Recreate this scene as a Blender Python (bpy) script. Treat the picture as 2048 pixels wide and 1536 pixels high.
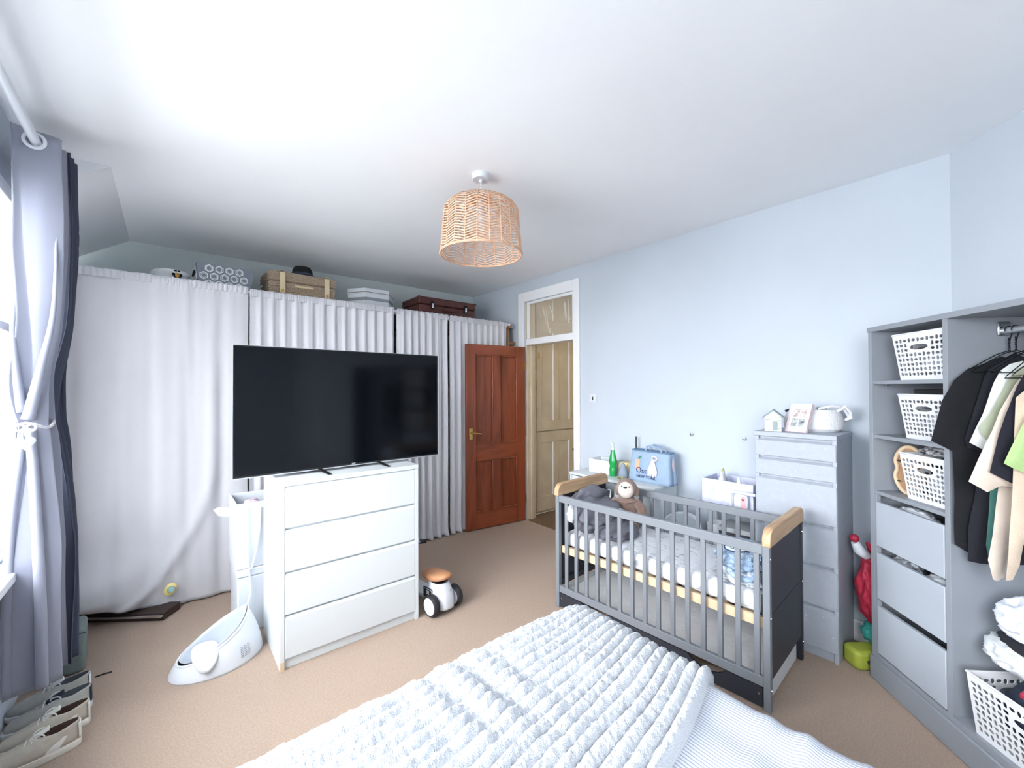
import bpy, bmesh, math, random
import numpy as np
from mathutils import Vector, Matrix, noise

random.seed(7); np.random.seed(7)
S = bpy.context.scene
for o in list(bpy.data.objects):
    bpy.data.objects.remove(o)
COL = S.collection
R = math.radians

# ------------------------------------------------------------------ camera
YAW, PIT, ROL, FPX = 0.6914, 0.0107, -0.0039, 831.9
CAM = Vector((-3.1435, -4.6042, 1.4929))
f0 = Vector((math.sin(YAW), math.cos(YAW), 0)); r0 = Vector((math.cos(YAW), -math.sin(YAW), 0)); u0 = Vector((0, 0, 1))
fw = f0 * math.cos(PIT) + u0 * math.sin(PIT); up = u0 * math.cos(PIT) - f0 * math.sin(PIT)
rt = r0 * math.cos(ROL) + up * math.sin(ROL); up = up * math.cos(ROL) - r0 * math.sin(ROL)
cd = bpy.data.cameras.new('camera'); cd.sensor_width = 36; cd.lens = FPX / 2048 * 36; cd.clip_start = 0.02
cam = bpy.data.objects.new('camera', cd); COL.objects.link(cam)
M = Matrix.Identity(4)
for i, c in enumerate((rt, up, -fw)):
    for j in range(3):
        M[j][i] = c[j]
M.translation = CAM
cam.matrix_world = M
S.camera = cam

# ------------------------------------------------------------------ world, daylight, exposure
w = bpy.data.worlds.new('overcast_sky'); S.world = w; w.use_nodes = True
wn = w.node_tree
wt0 = wn.nodes.new('ShaderNodeTexCoord'); ws0 = wn.nodes.new('ShaderNodeSeparateXYZ'); wr0 = wn.nodes.new('ShaderNodeValToRGB')
wn.links.new(wt0.outputs['Generated'], ws0.inputs[0]); wn.links.new(ws0.outputs['Z'], wr0.inputs['Fac'])
wr0.color_ramp.elements[0].position = 0.0; wr0.color_ramp.elements[0].color = (0.22, 0.23, 0.22, 1)      # streets and roofs below the horizon
wr0.color_ramp.elements[1].position = 0.03; wr0.color_ramp.elements[1].color = (0.92, 0.955, 1.0, 1)      # even overcast sky
wn.links.new(wr0.outputs['Color'], wn.nodes['Background'].inputs['Color'])
w.node_tree.nodes['Background'].inputs['Strength'].default_value = 6.0


def area(name, loc, rot, sx, sy, power, col=(0.955, 0.975, 1.0), spread=112):
    l = bpy.data.lights.new(name, 'AREA'); l.shape = 'RECTANGLE'; l.size = sx; l.size_y = sy
    l.energy = power; l.color = col; l.spread = R(spread)
    o = bpy.data.objects.new(name, l); COL.objects.link(o)
    o.location = loc; o.rotation_euler = rot
    return o


# overcast daylight through the dormer window and an added unseen one
area('daylight_dormer_window', (-4.75, -2.70, 2.05), (0, R(-66), 0), 2.2, 3.0, 190, spread=170)
area('fill_near_window', (-4.75, -5.6, 2.05), (0, R(-66), 0), 2.2, 1.8, 105, spread=170)  # fill for the room, behind a window added out of view
S.view_settings.view_transform = 'Standard'; S.view_settings.look = 'None'
S.view_settings.gamma = 1; S.view_settings.use_curve_mapping = False
S.view_settings.exposure = 0.76
S.cycles.max_bounces = 10; S.cycles.diffuse_bounces = 6; S.cycles.glossy_bounces = 4
S.cycles.transmission_bounces = 6; S.cycles.transparent_max_bounces = 8
S.cycles.caustics_reflective = False; S.cycles.caustics_refractive = False
S.cycles.sample_clamp_indirect = 6


# ------------------------------------------------------------------ materials
def lin(h):
    h = h.lstrip('#')
    v = [int(h[i:i + 2], 16) / 255 for i in (0, 2, 4)]
    return tuple((c / 12.92 if c <= .04045 else ((c + .055) / 1.055) ** 2.4) for c in v) + (1,)


def base(name):
    m = bpy.data.materials.new(name); m.use_nodes = True
    nt = m.node_tree
    return m, nt, nt.nodes['Principled BSDF']


def mat(name, col, rough=.6, metal=0, var=0, vs=8, bump=0, bs=200, stretch=(1, 1, 1), trans=0, coat=0, col2=None, det=4, ior=None, sheen=0, alpha=1, spec=None):
    m, nt, b = base(name)
    c = lin(col)
    b.inputs['Base Color'].default_value = c
    b.inputs['Roughness'].default_value = rough; b.inputs['Metallic'].default_value = metal
    if trans: b.inputs['Transmission Weight'].default_value = trans
    if coat: b.inputs['Coat Weight'].default_value = coat
    if ior: b.inputs['IOR'].default_value = ior
    if sheen: b.inputs['Sheen Weight'].default_value = sheen
    if spec is not None: b.inputs['Specular IOR Level'].default_value = spec
    if alpha < 1: b.inputs['Alpha'].default_value = alpha
    tc = nt.nodes.new('ShaderNodeTexCoord'); mp = nt.nodes.new('ShaderNodeMapping')
    mp.inputs['Scale'].default_value = stretch
    nt.links.new(tc.outputs['Object'], mp.inputs['Vector'])
    if var or col2:
        n = nt.nodes.new('ShaderNodeTexNoise'); n.inputs['Scale'].default_value = vs; n.inputs['Detail'].default_value = det
        nt.links.new(mp.outputs['Vector'], n.inputs['Vector'])
        rp = nt.nodes.new('ShaderNodeValToRGB')
        rp.color_ramp.elements[0].position = .3; rp.color_ramp.elements[1].position = .7
        d = lin(col2) if col2 else tuple(max(0, x * (1 - var)) for x in c[:3]) + (1,)
        rp.color_ramp.elements[0].color = d; rp.color_ramp.elements[1].color = c
        nt.links.new(n.outputs['Fac'], rp.inputs['Fac']); nt.links.new(rp.outputs['Color'], b.inputs['Base Color'])
    if bump:
        n2 = nt.nodes.new('ShaderNodeTexNoise'); n2.inputs['Scale'].default_value = bs; n2.inputs['Detail'].default_value = 3
        nt.links.new(mp.outputs['Vector'], n2.inputs['Vector'])
        bp = nt.nodes.new('ShaderNodeBump'); bp.inputs['Strength'].default_value = bump; bp.inputs['Distance'].default_value = .01
        nt.links.new(n2.outputs['Fac'], bp.inputs['Height']); nt.links.new(bp.outputs['Normal'], b.inputs['Normal'])
    return m


def stripes(name, c1, c2, axis=0, freq=80, duty=.5, rough=.8, bump=0):
    """flat printed stripes along one object axis"""
    m, nt, b = base(name)
    b.inputs['Roughness'].default_value = rough
    tc = nt.nodes.new('ShaderNodeTexCoord'); sp = nt.nodes.new('ShaderNodeSeparateXYZ')
    nt.links.new(tc.outputs['Object'], sp.inputs[0])
    mu = nt.nodes.new('ShaderNodeMath'); mu.operation = 'MULTIPLY'; mu.inputs[1].default_value = freq
    nt.links.new(sp.outputs[axis], mu.inputs[0])
    fr = nt.nodes.new('ShaderNodeMath'); fr.operation = 'FRACT'; nt.links.new(mu.outputs[0], fr.inputs[0])
    rp = nt.nodes.new('ShaderNodeValToRGB'); e = rp.color_ramp.elements
    e[0].position = duty - .08; e[0].color = lin(c1); e[1].position = duty + .08; e[1].color = lin(c2)
    nt.links.new(fr.outputs[0], rp.inputs['Fac']); nt.links.new(rp.outputs['Color'], b.inputs['Base Color'])
    return m


def wood(name, c1, c2, axis=2, rough=.4, scale=6, coat=.1):
    m, nt, b = base(name)
    b.inputs['Roughness'].default_value = rough; b.inputs['Coat Weight'].default_value = coat
    tc = nt.nodes.new('ShaderNodeTexCoord'); mp = nt.nodes.new('ShaderNodeMapping')
    st = [1, 1, 1]; st[axis] = .12; mp.inputs['Scale'].default_value = st
    nt.links.new(tc.outputs['Object'], mp.inputs['Vector'])
    n = nt.nodes.new('ShaderNodeTexNoise'); n.inputs['Scale'].default_value = scale; n.inputs['Detail'].default_value = 6
    n.inputs['Distortion'].default_value = 1.2
    nt.links.new(mp.outputs['Vector'], n.inputs['Vector'])
    mu = nt.nodes.new('ShaderNodeMath'); mu.operation = 'MULTIPLY'; mu.inputs[1].default_value = 7
    nt.links.new(n.outputs['Fac'], mu.inputs[0])
    fr = nt.nodes.new('ShaderNodeMath'); fr.operation = 'PINGPONG'; fr.inputs[1].default_value = 1
    nt.links.new(mu.outputs[0], fr.inputs[0])
    rp = nt.nodes.new('ShaderNodeValToRGB'); rp.color_ramp.elements[0].color = lin(c1); rp.color_ramp.elements[1].color = lin(c2)
    nt.links.new(fr.outputs[0], rp.inputs['Fac']); nt.links.new(rp.outputs['Color'], b.inputs['Base Color'])
    return m


MT = {}
MT['wall'] = mat('wall_paint', '#c3ccd6', .9, var=.05, vs=1.5, bump=.06, bs=40)
MT['ceil'] = mat('ceiling_paint', '#f1f3f6', .95, var=.03, vs=2, bump=.05, bs=30)
MT['wallback'] = mat('back_wall_paint', '#d3dcdd', .9, var=.08, vs=3, bump=.06, bs=40)
MT['gloss'] = mat('white_gloss_paint', '#f1f3f6', .35, var=.03, vs=6)
MT['carpet'] = mat('beige_carpet', '#dcc2ac', 1, col2='#c6ab95', vs=130, det=6, bump=1.0, bs=500, sheen=.2)
MT['hallcarpet'] = mat('hall_carpet', '#93795f', 1, col2='#77614c', vs=60, bump=.8, bs=400)
MT['cream'] = mat('cream_gloss_paint', '#d3c6ae', .45, col2='#c4b59b', vs=5, det=6, bump=.1, bs=25)
MT['reddoor'] = wood('red_mahogany_stain', '#753922', '#91492c', 2, .42, 5)
MT['reddoorh'] = wood('red_mahogany_stain_rail', '#753922', '#91492c', 0, .42, 5)
MT['brass'] = mat('brass', '#c9a760', .3, 1)
MT['black'] = mat('black_plastic', '#17181b', .45)
MT['white'] = mat('white_lacquer', '#d3d9dc', .38)
MT['whiteplastic'] = mat('white_plastic', '#d2d7de', .32)
MT['rattan'] = mat('rattan', '#e2c3aa', .7, col2='#cf9f7f', vs=40, bump=.2, bs=160)
MT['cot_lit'] = mat('cot_grey_lit', '#7a7f86', .45)  # cot grey with the window light put into its tone
MT['cot_shaded'] = mat('cot_charcoal_shaded', '#2b2d36', .5)  # cot charcoal darkened for the shade on the end panels
MT['oak'] = wood('pale_oak', '#ad8c6b', '#c9aa87', 0, .5, 9, 0)
MT['pine'] = mat('pale_pine', '#d9c0a0', .6, var=.12, vs=12)
MT['greychest'] = mat('grey_paint_brushed', '#a6adb8', .5, var=.08, vs=30, stretch=(1, .2, 1))
MT['wardrobe'] = mat('grey_paint_wardrobe', '#8d939b', .5, var=.04, vs=8)
MT['wardrobelight'] = mat('light_grey_drawer', '#a9b1bb', .5, var=.03, vs=8)
MT['curtain'] = mat('white_cotton', '#d0d0d6', .95, var=.04, vs=4, bump=.25, bs=500)
MT['greycurtain'] = mat('grey_satin_curtain', '#8b8f9f', .55, sheen=.3, bump=.1, bs=600)
MT['navylining'] = mat('navy_curtain_lining', '#3d4254', .85)
MT['screen'] = mat('tv_screen_glass', '#05070c', .10, spec=.28)
MT['chrome'] = mat('chrome', '#d8dce0', .15, 1)
MT['wire'] = mat('dark_wire', '#22252b', .4, .8)
MT['throw'] = mat('white_fleece', '#c9ced6', 1, sheen=.4, bump=.8, bs=260)
MT['pin'] = stripes('pinstripe_cotton', '#9aa1af', '#ced2da', 0, 95, .38)


# ------------------------------------------------------------------ mesh helpers
class MB:
    def __init__(s):
        s.v = []; s.f = []

    def add(s, vs, fs):
        n = len(s.v); s.v += [tuple(x) for x in vs]; s.f += [tuple(i + n for i in q) for q in fs]
        return s

    def box(s, x0, y0, z0, x1, y1, z1):
        vs = [(x, y, z) for x in (x0, x1) for y in (y0, y1) for z in (z0, z1)]
        return s.add(vs, [(0, 1, 3, 2), (4, 6, 7, 5), (0, 4, 5, 1), (2, 3, 7, 6), (0, 2, 6, 4), (1, 5, 7, 3)])

    def obox(s, c, size, m=None):
        hx, hy, hz = (q / 2 for q in size); c = Vector(c)
        vs = [Vector((x, y, z)) for x in (-hx, hx) for y in (-hy, hy) for z in (-hz, hz)]
        if m is not None: vs = [m @ q for q in vs]
        return s.add([q + c for q in vs], [(0, 1, 3, 2), (4, 6, 7, 5), (0, 4, 5, 1), (2, 3, 7, 6), (0, 2, 6, 4), (1, 5, 7, 3)])

    def tube(s, path, r, n=8, closed=False, caps=True):
        P = [Vector(q) for q in path]; k = len(P); rr = r if isinstance(r, (list, tuple)) else [r] * k
        vs = []; prev = None
        for i in range(k):
            a = P[(i - 1) % k] if (closed or i) else P[i]; b = P[(i + 1) % k] if (closed or i < k - 1) else P[i]
            t = (b - a).normalized() if (b - a).length > 1e-9 else Vector((0, 0, 1))
            if prev is None:
                x = t.orthogonal().normalized()
            else:
                x = prev - t * prev.dot(t); x = x.normalized() if x.length > 1e-6 else t.orthogonal().normalized()
            prev = x; y = t.cross(x)
            for j in range(n):
                an = 2 * math.pi * j / n
                vs.append(P[i] + (x * math.cos(an) + y * math.sin(an)) * rr[i])
        fs = []
        for i in range(k if closed else k - 1):
            for j in range(n):
                a = i * n + j; b = i * n + (j + 1) % n; i2 = (i + 1) % k
                fs.append((a, b, i2 * n + (j + 1) % n, i2 * n + j))
        if caps and not closed:
            fs.append(tuple(range(n - 1, -1, -1))); fs.append(tuple((k - 1) * n + j for j in range(n)))
        return s.add(vs, fs)

    def lathe(s, prof, n=24, c=(0, 0, 0), m=None, sx=1, sy=1):
        vs = []; c = Vector(c)
        for (r, z) in prof:
            for j in range(n):
                a = 2 * math.pi * j / n; q = Vector((r * math.cos(a) * sx, r * math.sin(a) * sy, z))
                vs.append((m @ q if m is not None else q) + c)
        fs = [(i * n + j, i * n + (j + 1) % n, (i + 1) * n + (j + 1) % n, (i + 1) * n + j) for i in range(len(prof) - 1) for j in range(n)]
        if prof[0][0] > 1e-6: fs.append(tuple(range(n - 1, -1, -1)))
        if prof[-1][0] > 1e-6: fs.append(tuple((len(prof) - 1) * n + j for j in range(n)))
        return s.add(vs, fs)

    def prism(s, poly, a, b, axis='z'):
        def mp(p, t):
            return {'z': (p[0], p[1], t), 'y': (p[0], t, p[1]), 'x': (t, p[0], p[1])}[axis]
        n = len(poly)
        vs = [mp(p, a) for p in poly] + [mp(p, b) for p in poly]
        fs = [tuple(range(n - 1, -1, -1)), tuple(range(n, 2 * n))] + [(i, (i + 1) % n, n + (i + 1) % n, n + i) for i in range(n)]
        return s.add(vs, fs)

    def grid(s, fn, nu, nv, cu=False):
        vs = [fn(i / nu, j / nv) for i in range(nu + 1) for j in range(nv + 1)]
        fs = [(i * (nv + 1) + j, (i + 1) * (nv + 1) + j, (i + 1) * (nv + 1) + j + 1, i * (nv + 1) + j + 1) for i in range(nu) for j in range(nv)]
        return s.add(vs, fs)

    def sphere(s, c, rx, ry=None, rz=None, n=16, k=10, m=None):
        ry = ry or rx; rz = rz or rx; c = Vector(c); vs = []
        for i in range(k + 1):
            t = math.pi * i / k
            for j in range(n):
                a = 2 * math.pi * j / n
                q = Vector((rx * math.sin(t) * math.cos(a), ry * math.sin(t) * math.sin(a), -rz * math.cos(t)))
                vs.append((m @ q if m is not None else q) + c)
        return s.add(vs, [(i * n + j, i * n + (j + 1) % n, (i + 1) * n + (j + 1) % n, (i + 1) * n + j) for i in range(k) for j in range(n)])

    def build(s, name, m, parent=None, bevel=0, smooth=None, seg=2, solid=0, sub=0, angle=40, loc=None, rot=None):
        me = bpy.data.meshes.new(name); me.from_pydata(s.v, [], s.f)
        bm = bmesh.new(); bm.from_mesh(me)
        bmesh.ops.remove_doubles(bm, verts=bm.verts, dist=1e-6)
        bmesh.ops.recalc_face_normals(bm, faces=bm.faces)
        bm.to_mesh(me); bm.free()
        if smooth is None: smooth = bool(bevel or sub)
        if smooth:
            me.polygons.foreach_set('use_smooth', [True] * len(me.polygons))
            me.set_sharp_from_angle(angle=R(angle))
        me.materials.append(MT[m] if isinstance(m, str) else m)
        o = bpy.data.objects.new(name, me); COL.objects.link(o)
        if parent is not None: o.parent = parent
        if loc is not None: o.location = loc
        if rot is not None: o.rotation_euler = rot
        if solid:
            q = o.modifiers.new('thickness', 'SOLIDIFY'); q.thickness = solid; q.offset = 0
        if bevel:
            q = o.modifiers.new('edge', 'BEVEL'); q.width = bevel; q.segments = seg; q.limit_method = 'ANGLE'; q.angle_limit = R(35)
        if sub:
            q = o.modifiers.new('soft', 'SUBSURF'); q.levels = sub; q.render_levels = sub
        return o


def tag(o, label, cat, group=None, kind=None):
    o['label'] = label
    if cat: o['category'] = cat
    if group: o['group'] = group
    if kind: o['kind'] = kind
    return o


def struct(o, label, cat='wall'):
    return tag(o, label, cat, kind='structure')


def thing(name, label, cat, loc=(0, 0, 0), rz=0, group=None, rx=0, ry=0, scale=None):
    o = bpy.data.objects.new(name, None); COL.objects.link(o); o.empty_display_size = .05
    o.location = loc; o.rotation_euler = (rx, ry, rz)
    if scale: o.scale = scale
    return tag(o, label, cat, group)


def box(name, m, parent, x0, y0, z0, x1, y1, z1, bevel=.002):
    return MB().box(x0, y0, z0, x1, y1, z1).build(name, m, parent, bevel=bevel)


def text(name, body, m, parent, loc, rot, size, ext=.0006, align='CENTER'):
    c = bpy.data.curves.new(name, 'FONT'); c.body = body; c.size = size; c.extrude = ext; c.align_x = align; c.align_y = 'CENTER'
    t = bpy.data.objects.new(name, c); COL.objects.link(t)
    bpy.context.view_layer.update()
    me = bpy.data.meshes.new_from_object(t.evaluated_get(bpy.context.evaluated_depsgraph_get()))
    bpy.data.objects.remove(t)
    me.materials.clear(); me.materials.append(MT[m] if isinstance(m, str) else m)
    o = bpy.data.objects.new(name, me); COL.objects.link(o); o.parent = parent; o.location = loc; o.rotation_euler = rot
    return o


def copy_tree(o, parent=None):
    c = o.copy(); COL.objects.link(c); c.parent = parent
    for ch in [q for q in bpy.data.objects if q.parent == o]:
        copy_tree(ch, c)
    return c


def fbm(p, sc, oct=3):
    return noise.fractal(Vector(p) * sc, 1.0, 2.0, oct, noise_basis='PERLIN_ORIGINAL')


def blob(c, r, amp=.15, sc=4, n=4, seed=0, ridged=False, flat=None, oc=2):
    """crumpled cloth / soft lump: displaced icosphere -> MB"""
    bm = bmesh.new(); bmesh.ops.create_icosphere(bm, subdivisions=n, radius=1)
    vs = []; rx, ry, rz = r
    for v in bm.verts:
        p = v.co.copy(); q = p * sc + Vector((seed * 3.7, seed * 1.3, -seed * 2.1))
        d = noise.fractal(q, .9, 2, oc, noise_basis='PERLIN_ORIGINAL')
        if ridged: d = .5 - 2.2 * abs(d)
        k = 1 + amp * d
        z = p.z * k * rz
        if flat is not None: z = max(z, flat)
        vs.append((c[0] + p.x * k * rx, c[1] + p.y * k * ry, c[2] + z))
    bm.verts.index_update()
    fs = [tuple(v.index for v in f.verts) for f in bm.faces]
    bm.free()
    return MB().add(vs, fs)


def pillow(outline, thick, cuts=4, wave=.0, wsc=12, seed=0, edge=.05):
    """closed soft sheet with a given outline in (a,b); third coordinate is thickness. returns verts(list of (a,b,t)), faces"""
    bm = bmesh.new()
    vs = [bm.verts.new((a, b, 0)) for a, b in outline]
    bm.faces.new(vs)
    bmesh.ops.triangulate(bm, faces=bm.faces[:])
    for _ in range(cuts):
        L = [e for e in bm.edges if e.calc_length() > edge]
        if not L: break
        bmesh.ops.subdivide_edges(bm, edges=L, cuts=1, use_grid_fill=False)
        bmesh.ops.triangulate(bm, faces=[f for f in bm.faces if len(f.verts) > 3])
        bmesh.ops.beautify_fill(bm, faces=bm.faces[:], edges=[e for e in bm.edges if not e.is_boundary])
    bm.verts.index_update()
    pts = np.array([v.co[:2] for v in bm.verts]); bnd = [v.is_boundary for v in bm.verts]
    O = np.array(outline); A = O; B = np.roll(O, -1, 0)
    dmin = np.full(len(pts), 1e9)
    for a, b in zip(A, B):
        ab = b - a; t = np.clip(((pts - a) @ ab) / max(ab @ ab, 1e-12), 0, 1)
        dmin = np.minimum(dmin, np.linalg.norm(pts - (a + t[:, None] * ab), axis=1))
    F = [tuple(v.index for v in f.verts) for f in bm.faces]; bm.free()
    h = thick * np.sqrt(np.clip(dmin / .035, 0, 1))
    front = []; back = []; n = len(pts)
    for i, (a, b) in enumerate(pts):
        wv = wave * noise.noise(Vector((a * wsc, b * wsc * .35, seed * 5.3)))
        if bnd[i]: front.append((a, b, wv)); back.append((a, b, wv - 1e-4))
        else: front.append((a, b, h[i] + wv)); back.append((a, b, -h[i] + wv))
    return front + back, F + [tuple(j + n for j in reversed(q)) for q in F]


def vnoise(nx, ny, sx, sy, seed):
    """smooth value noise field in [-1,1] on an nx x ny grid with sx x sy cells"""
    g = np.random.RandomState(seed).rand(sx + 3, sy + 3) * 2 - 1
    X = np.linspace(0, sx, nx); Y = np.linspace(0, sy, ny)
    xi = X.astype(int); yi = Y.astype(int); fx = X - xi; fy = Y - yi
    fx = fx * fx * (3 - 2 * fx); fy = fy * fy * (3 - 2 * fy)
    a = g[np.ix_(xi, yi)]; b = g[np.ix_(xi + 1, yi)]; c = g[np.ix_(xi, yi + 1)]; d = g[np.ix_(xi + 1, yi + 1)]
    return (a * (1 - fx)[:, None] + b * fx[:, None]) * (1 - fy)[None] + (c * (1 - fx)[:, None] + d * fx[:, None]) * fy[None]


def arc(cx, cy, r, a0, a1, n=6):
    return [(cx + r * math.cos(a0 + (a1 - a0) * i / n), cy + r * math.sin(a0 + (a1 - a0) * i / n)) for i in range(n + 1)]


def rrect(x0, y0, x1, y1, r, n=5):
    return arc(x1 - r, y0 + r, r, -math.pi / 2, 0, n) + arc(x1 - r, y1 - r, r, 0, math.pi / 2, n) + arc(x0 + r, y1 - r, r, math.pi / 2, math.pi, n) + arc(x0 + r, y0 + r, r, math.pi, 1.5 * math.pi, n)

# ================================================================== the setting
H = 2.712
XL = -3.70          # window wall
struct(MB().box(XL - .12, -7.0, -.06, 0.0, 0.0, 0).build('floor', 'carpet'), 'worn beige carpet covering the bedroom floor', 'floor')
struct(MB().box(0.0, -3.2, -.06, 1.1, -.98, -.0005).build('floor_hall', 'hallcarpet'), 'brown hall carpet beyond the open doorway', 'floor')
struct(MB().box(XL - .12, 0, 0, .12, .10, H).build('wall_back', 'wallback'), 'pale grey back wall above the curtained wardrobe', 'wall')
w_ = MB().box(0, -1.06, 0, .12, 0, H).box(0, -4.40, 0, .12, -1.80, H).box(0, -1.80, 2.47, .12, -1.06, H)
struct(w_.build('wall_right', 'wall'), 'pale blue grey wall with the doorway', 'wall')
ang = R(-134); dx, dy = math.cos(ang), math.sin(ang)
ex, ey = 0 + 1.9 * dx, -4.40 + 1.9 * dy
nx_, ny_ = -dy, dx     # into the wall
w_ = MB().prism([(0, -4.40), (ex, ey), (ex + .12 * nx_, ey + .12 * ny_), (.12, -4.40)], 0, H)
struct(w_.build('wall_angled', 'wall'), 'angled pale wall behind the open grey wardrobe', 'wall')
struct(MB().box(ex, -7.0, 0, ex + .12, ey, H).build('wall_side', 'wall'), 'pale side wall beyond the wardrobe', 'wall')
w_ = MB().box(XL - .12, -7.12, 0, ex + .12, -7.0, H)
struct(w_.build('wall_rear', 'wall'), 'plain pale wall far behind the bed', 'wall')
# window wall: full height in the dormer (y < -1.46), knee wall beyond
WZ0, WZ1 = .74, 2.42
w_ = MB()
for a, b in ((-7.0, -6.3), (-4.8, -3.9), (-1.50, -1.46)):
    w_.box(XL - .055, a, 0, XL, b, H)
for a, b in ((-6.3, -4.8), (-3.9, -1.50)):
    w_.box(XL - .055, a, 0, XL, b, WZ0); w_.box(XL - .055, a, WZ1, XL, b, H)
w_.box(XL - .055, -1.46, 0, XL, 0, 2.44)
struct(w_.build('wall_left', 'wall'), 'pale wall with the dormer window on the left', 'wall')
c_ = MB().box(-3.386, -7.0, H, .12, 0, H + .08).box(XL - .12, -7.0, H, -3.386, -1.46, H + .08)
struct(c_.build('ceiling', 'ceil'), 'white flat painted ceiling', 'ceiling')
slope = MB().prism([(-3.386, H), (XL - .12, 2.434), (XL - .12, 2.50), (-3.386, H + .08)], -1.46, 0, 'y')
struct(slope.build('ceiling_slope', 'ceil'), 'sloping white ceiling strip above the curtained wardrobe', 'ceiling')
struct(MB().prism([(-3.386, H), (XL - .12, H), (XL - .12, 2.434)], -1.47, -1.455, 'y').build('wall_cheek', 'ceil'), 'small triangular white cheek of the dormer', 'wall')

# hall beyond the door
struct(MB().box(.12, -.98, 0, 1.1, -.90, 2.75).build('wall_hall', 'cream'), 'cream painted hall wall with the stable door', 'wall')
struct(MB().box(1.0, -3.2, 0, 1.1, -.98, 2.75).build('wall_hall_end', 'cream'), 'cream painted end wall of the hall', 'wall')
struct(MB().box(.12, -3.3, 0, 1.1, -3.2, 2.75).build('wall_hall_near', 'cream'), 'cream hall wall out of sight beside the doorway', 'wall')
struct(MB().box(.12, -3.2, 2.70, 1.1, -.98, 2.75).build('ceiling_hall', 'cream'), 'cream hall ceiling', 'ceiling')
hl = bpy.data.lights.new('hall_fill_light', 'POINT'); hl.energy = 7; hl.color = (1, .96, .88); hl.shadow_soft_size = .12  # unseen light without a fixture, added to brighten the hall
ho = bpy.data.objects.new('hall_fill_light', hl); COL.objects.link(ho); ho.location = (.6, -2.45, 2.3)

# ---- door frame (trim_1) with fanlight
tr = struct(thing('trim_1', 'x', 'door frame'), 'white painted door frame with a glazed fanlight', 'door frame')
box('architrave', 'gloss', tr, -.022, -1.035, 0, 0, -.945, 2.585, .006)
box('architrave', 'gloss', tr, -.022, -1.868, 0, 0, -1.79, 2.585, .006)
box('architrave', 'gloss', tr, -.0225, -1.79, 2.475, 0, -1.035, 2.585, .006)
box('jamb', 'cream', tr, 0, -1.075, 0, .13, -1.06 + .004, 2.48, .002)
box('jamb', 'gloss', tr, 0, -1.80 - .004, 0, .13, -1.785, 2.48, .002)
box('door_stop', 'cream', tr, .05, -1.092, 0, .085, -1.075, 1.98, .002)
box('transom_rail', 'gloss', tr, -.012, -1.785, 1.982, .13, -1.075, 2.052, .005)
box('glazing_bead', 'gloss', tr, .0, -1.10, 2.052, .03, -1.075, 2.48, .003)
box('glazing_bead', 'gloss', tr, .0, -1.785, 2.052, .03, -1.762, 2.48, .003)
box('glazing_bead', 'gloss', tr, .0, -1.762, 2.445, .03, -1.10, 2.475, .003)
MT['pane'] = mat('window_glass', '#e8f0ee', .05, alpha=.10)
MT['smear'] = mat('white_paint_smear', '#e6e3d8', .7, alpha=.35)
gp = box('pane', 'pane', tr, .035, -1.79, 2.05, .039, -1.07, 2.48, 0)
sm = MB()
for cy, cz, hw, hh, tl in ((-1.33, 2.30, .012, .11, .05), (-1.37, 2.26, .010, .13, .03), (-1.44, 2.32, .008, .08, .06), (-1.64, 2.30, .016, .10, .02), (-1.41, 2.115, .018, .03, .0), (-1.27, 2.27, .006, .08, .03), (-1.70, 2.22, .006, .03, .01)):
    pl = [(cy + hw * math.cos(t) + tl * math.sin(t) * .6, cz + hh * math.sin(t)) for t in [2 * math.pi * k / 12 for k in range(12)]]
    sm.prism(pl, .0325, .0345, 'x')
sm.build('paint_smear', 'smear', gp)
struct(MB().box(0, -1.785, 0, .13, -1.075, .006).build('trim_2', 'hallcarpet'), 'worn carpet threshold strip in the doorway', 'threshold')
struct(MB().box(-.018, -4.38, 0, 0, -1.87, .12).build('baseboard_right', 'gloss', bevel=.006), 'white baseboard along the right wall', 'baseboard')
bb = MB().box(-3.6, -.016, 0, -.0, 0, .12)
struct(bb.build('baseboard_back', 'gloss', bevel=.005), 'white baseboard along the back wall', 'baseboard')

# ---- open red door
dr = struct(thing('door_1', 'x', 'door', (-.024, -1.066, 0), -.130), 'open reddish brown four panel wooden door with brass lever', 'door')
DW, DH, T = .735, 1.962, .036
z0 = .012
box('stile', 'reddoor', dr, -DW, 0, z0, -DW + .115, T, DH, .003)
box('stile', 'reddoor', dr, -.105, 0, z0, 0, T, DH, .003)
box('rail', 'reddoorh', dr, -DW + .115, .001, 1.855, -.105, T - .001, DH, .002)
box('rail', 'reddoorh', dr, -DW + .115, .001, .735, -.105, T - .001, .905, .002)
box('rail', 'reddoorh', dr, -DW + .115, .001, z0, -.105, T - .001, .185, .002)
xm = (-DW + .115 - .105) / 2
for a, b in ((.905, 1.855), (.185, .735)):
    box('muntin', 'reddoor', dr, xm - .048, .001, a, xm + .048, T - .001, b, .002)
    for p, q in ((-DW + .115, xm - .048), (xm + .048, -.105)):
        pb = box('panel', 'reddoor', dr, p, .013, a, q, T - .012, b, 0)
        m_ = MB()
        m_.prism([(p, a), (p + .016, a), (p + .016, b), (p, b)], -.004, .013, 'y').prism([(q - .016, a), (q, a), (q, b), (q - .016, b)], -.004, .013, 'y')
        m_.prism([(p, a), (q, a), (q, a + .016), (p, a + .016)], -.004, .013, 'y').prism([(p, b - .016), (q, b - .016), (q, b), (p, b)], -.004, .013, 'y')
        m_.build('moulding', 'reddoor', pb, bevel=.006)
hd = box('handle_plate', 'brass', dr, -DW + .032, -.005, .955, -DW + .072, 0, 1.075, .004)
MB().tube([(-DW + .052, -.004, 1.03), (-DW + .052, -.045, 1.03), (-DW + .075, -.052, 1.028), (-DW + .155, -.050, 1.018)], [.009, .009, .008, .006], 10).build('lever', 'brass', hd, smooth=True)
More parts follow.
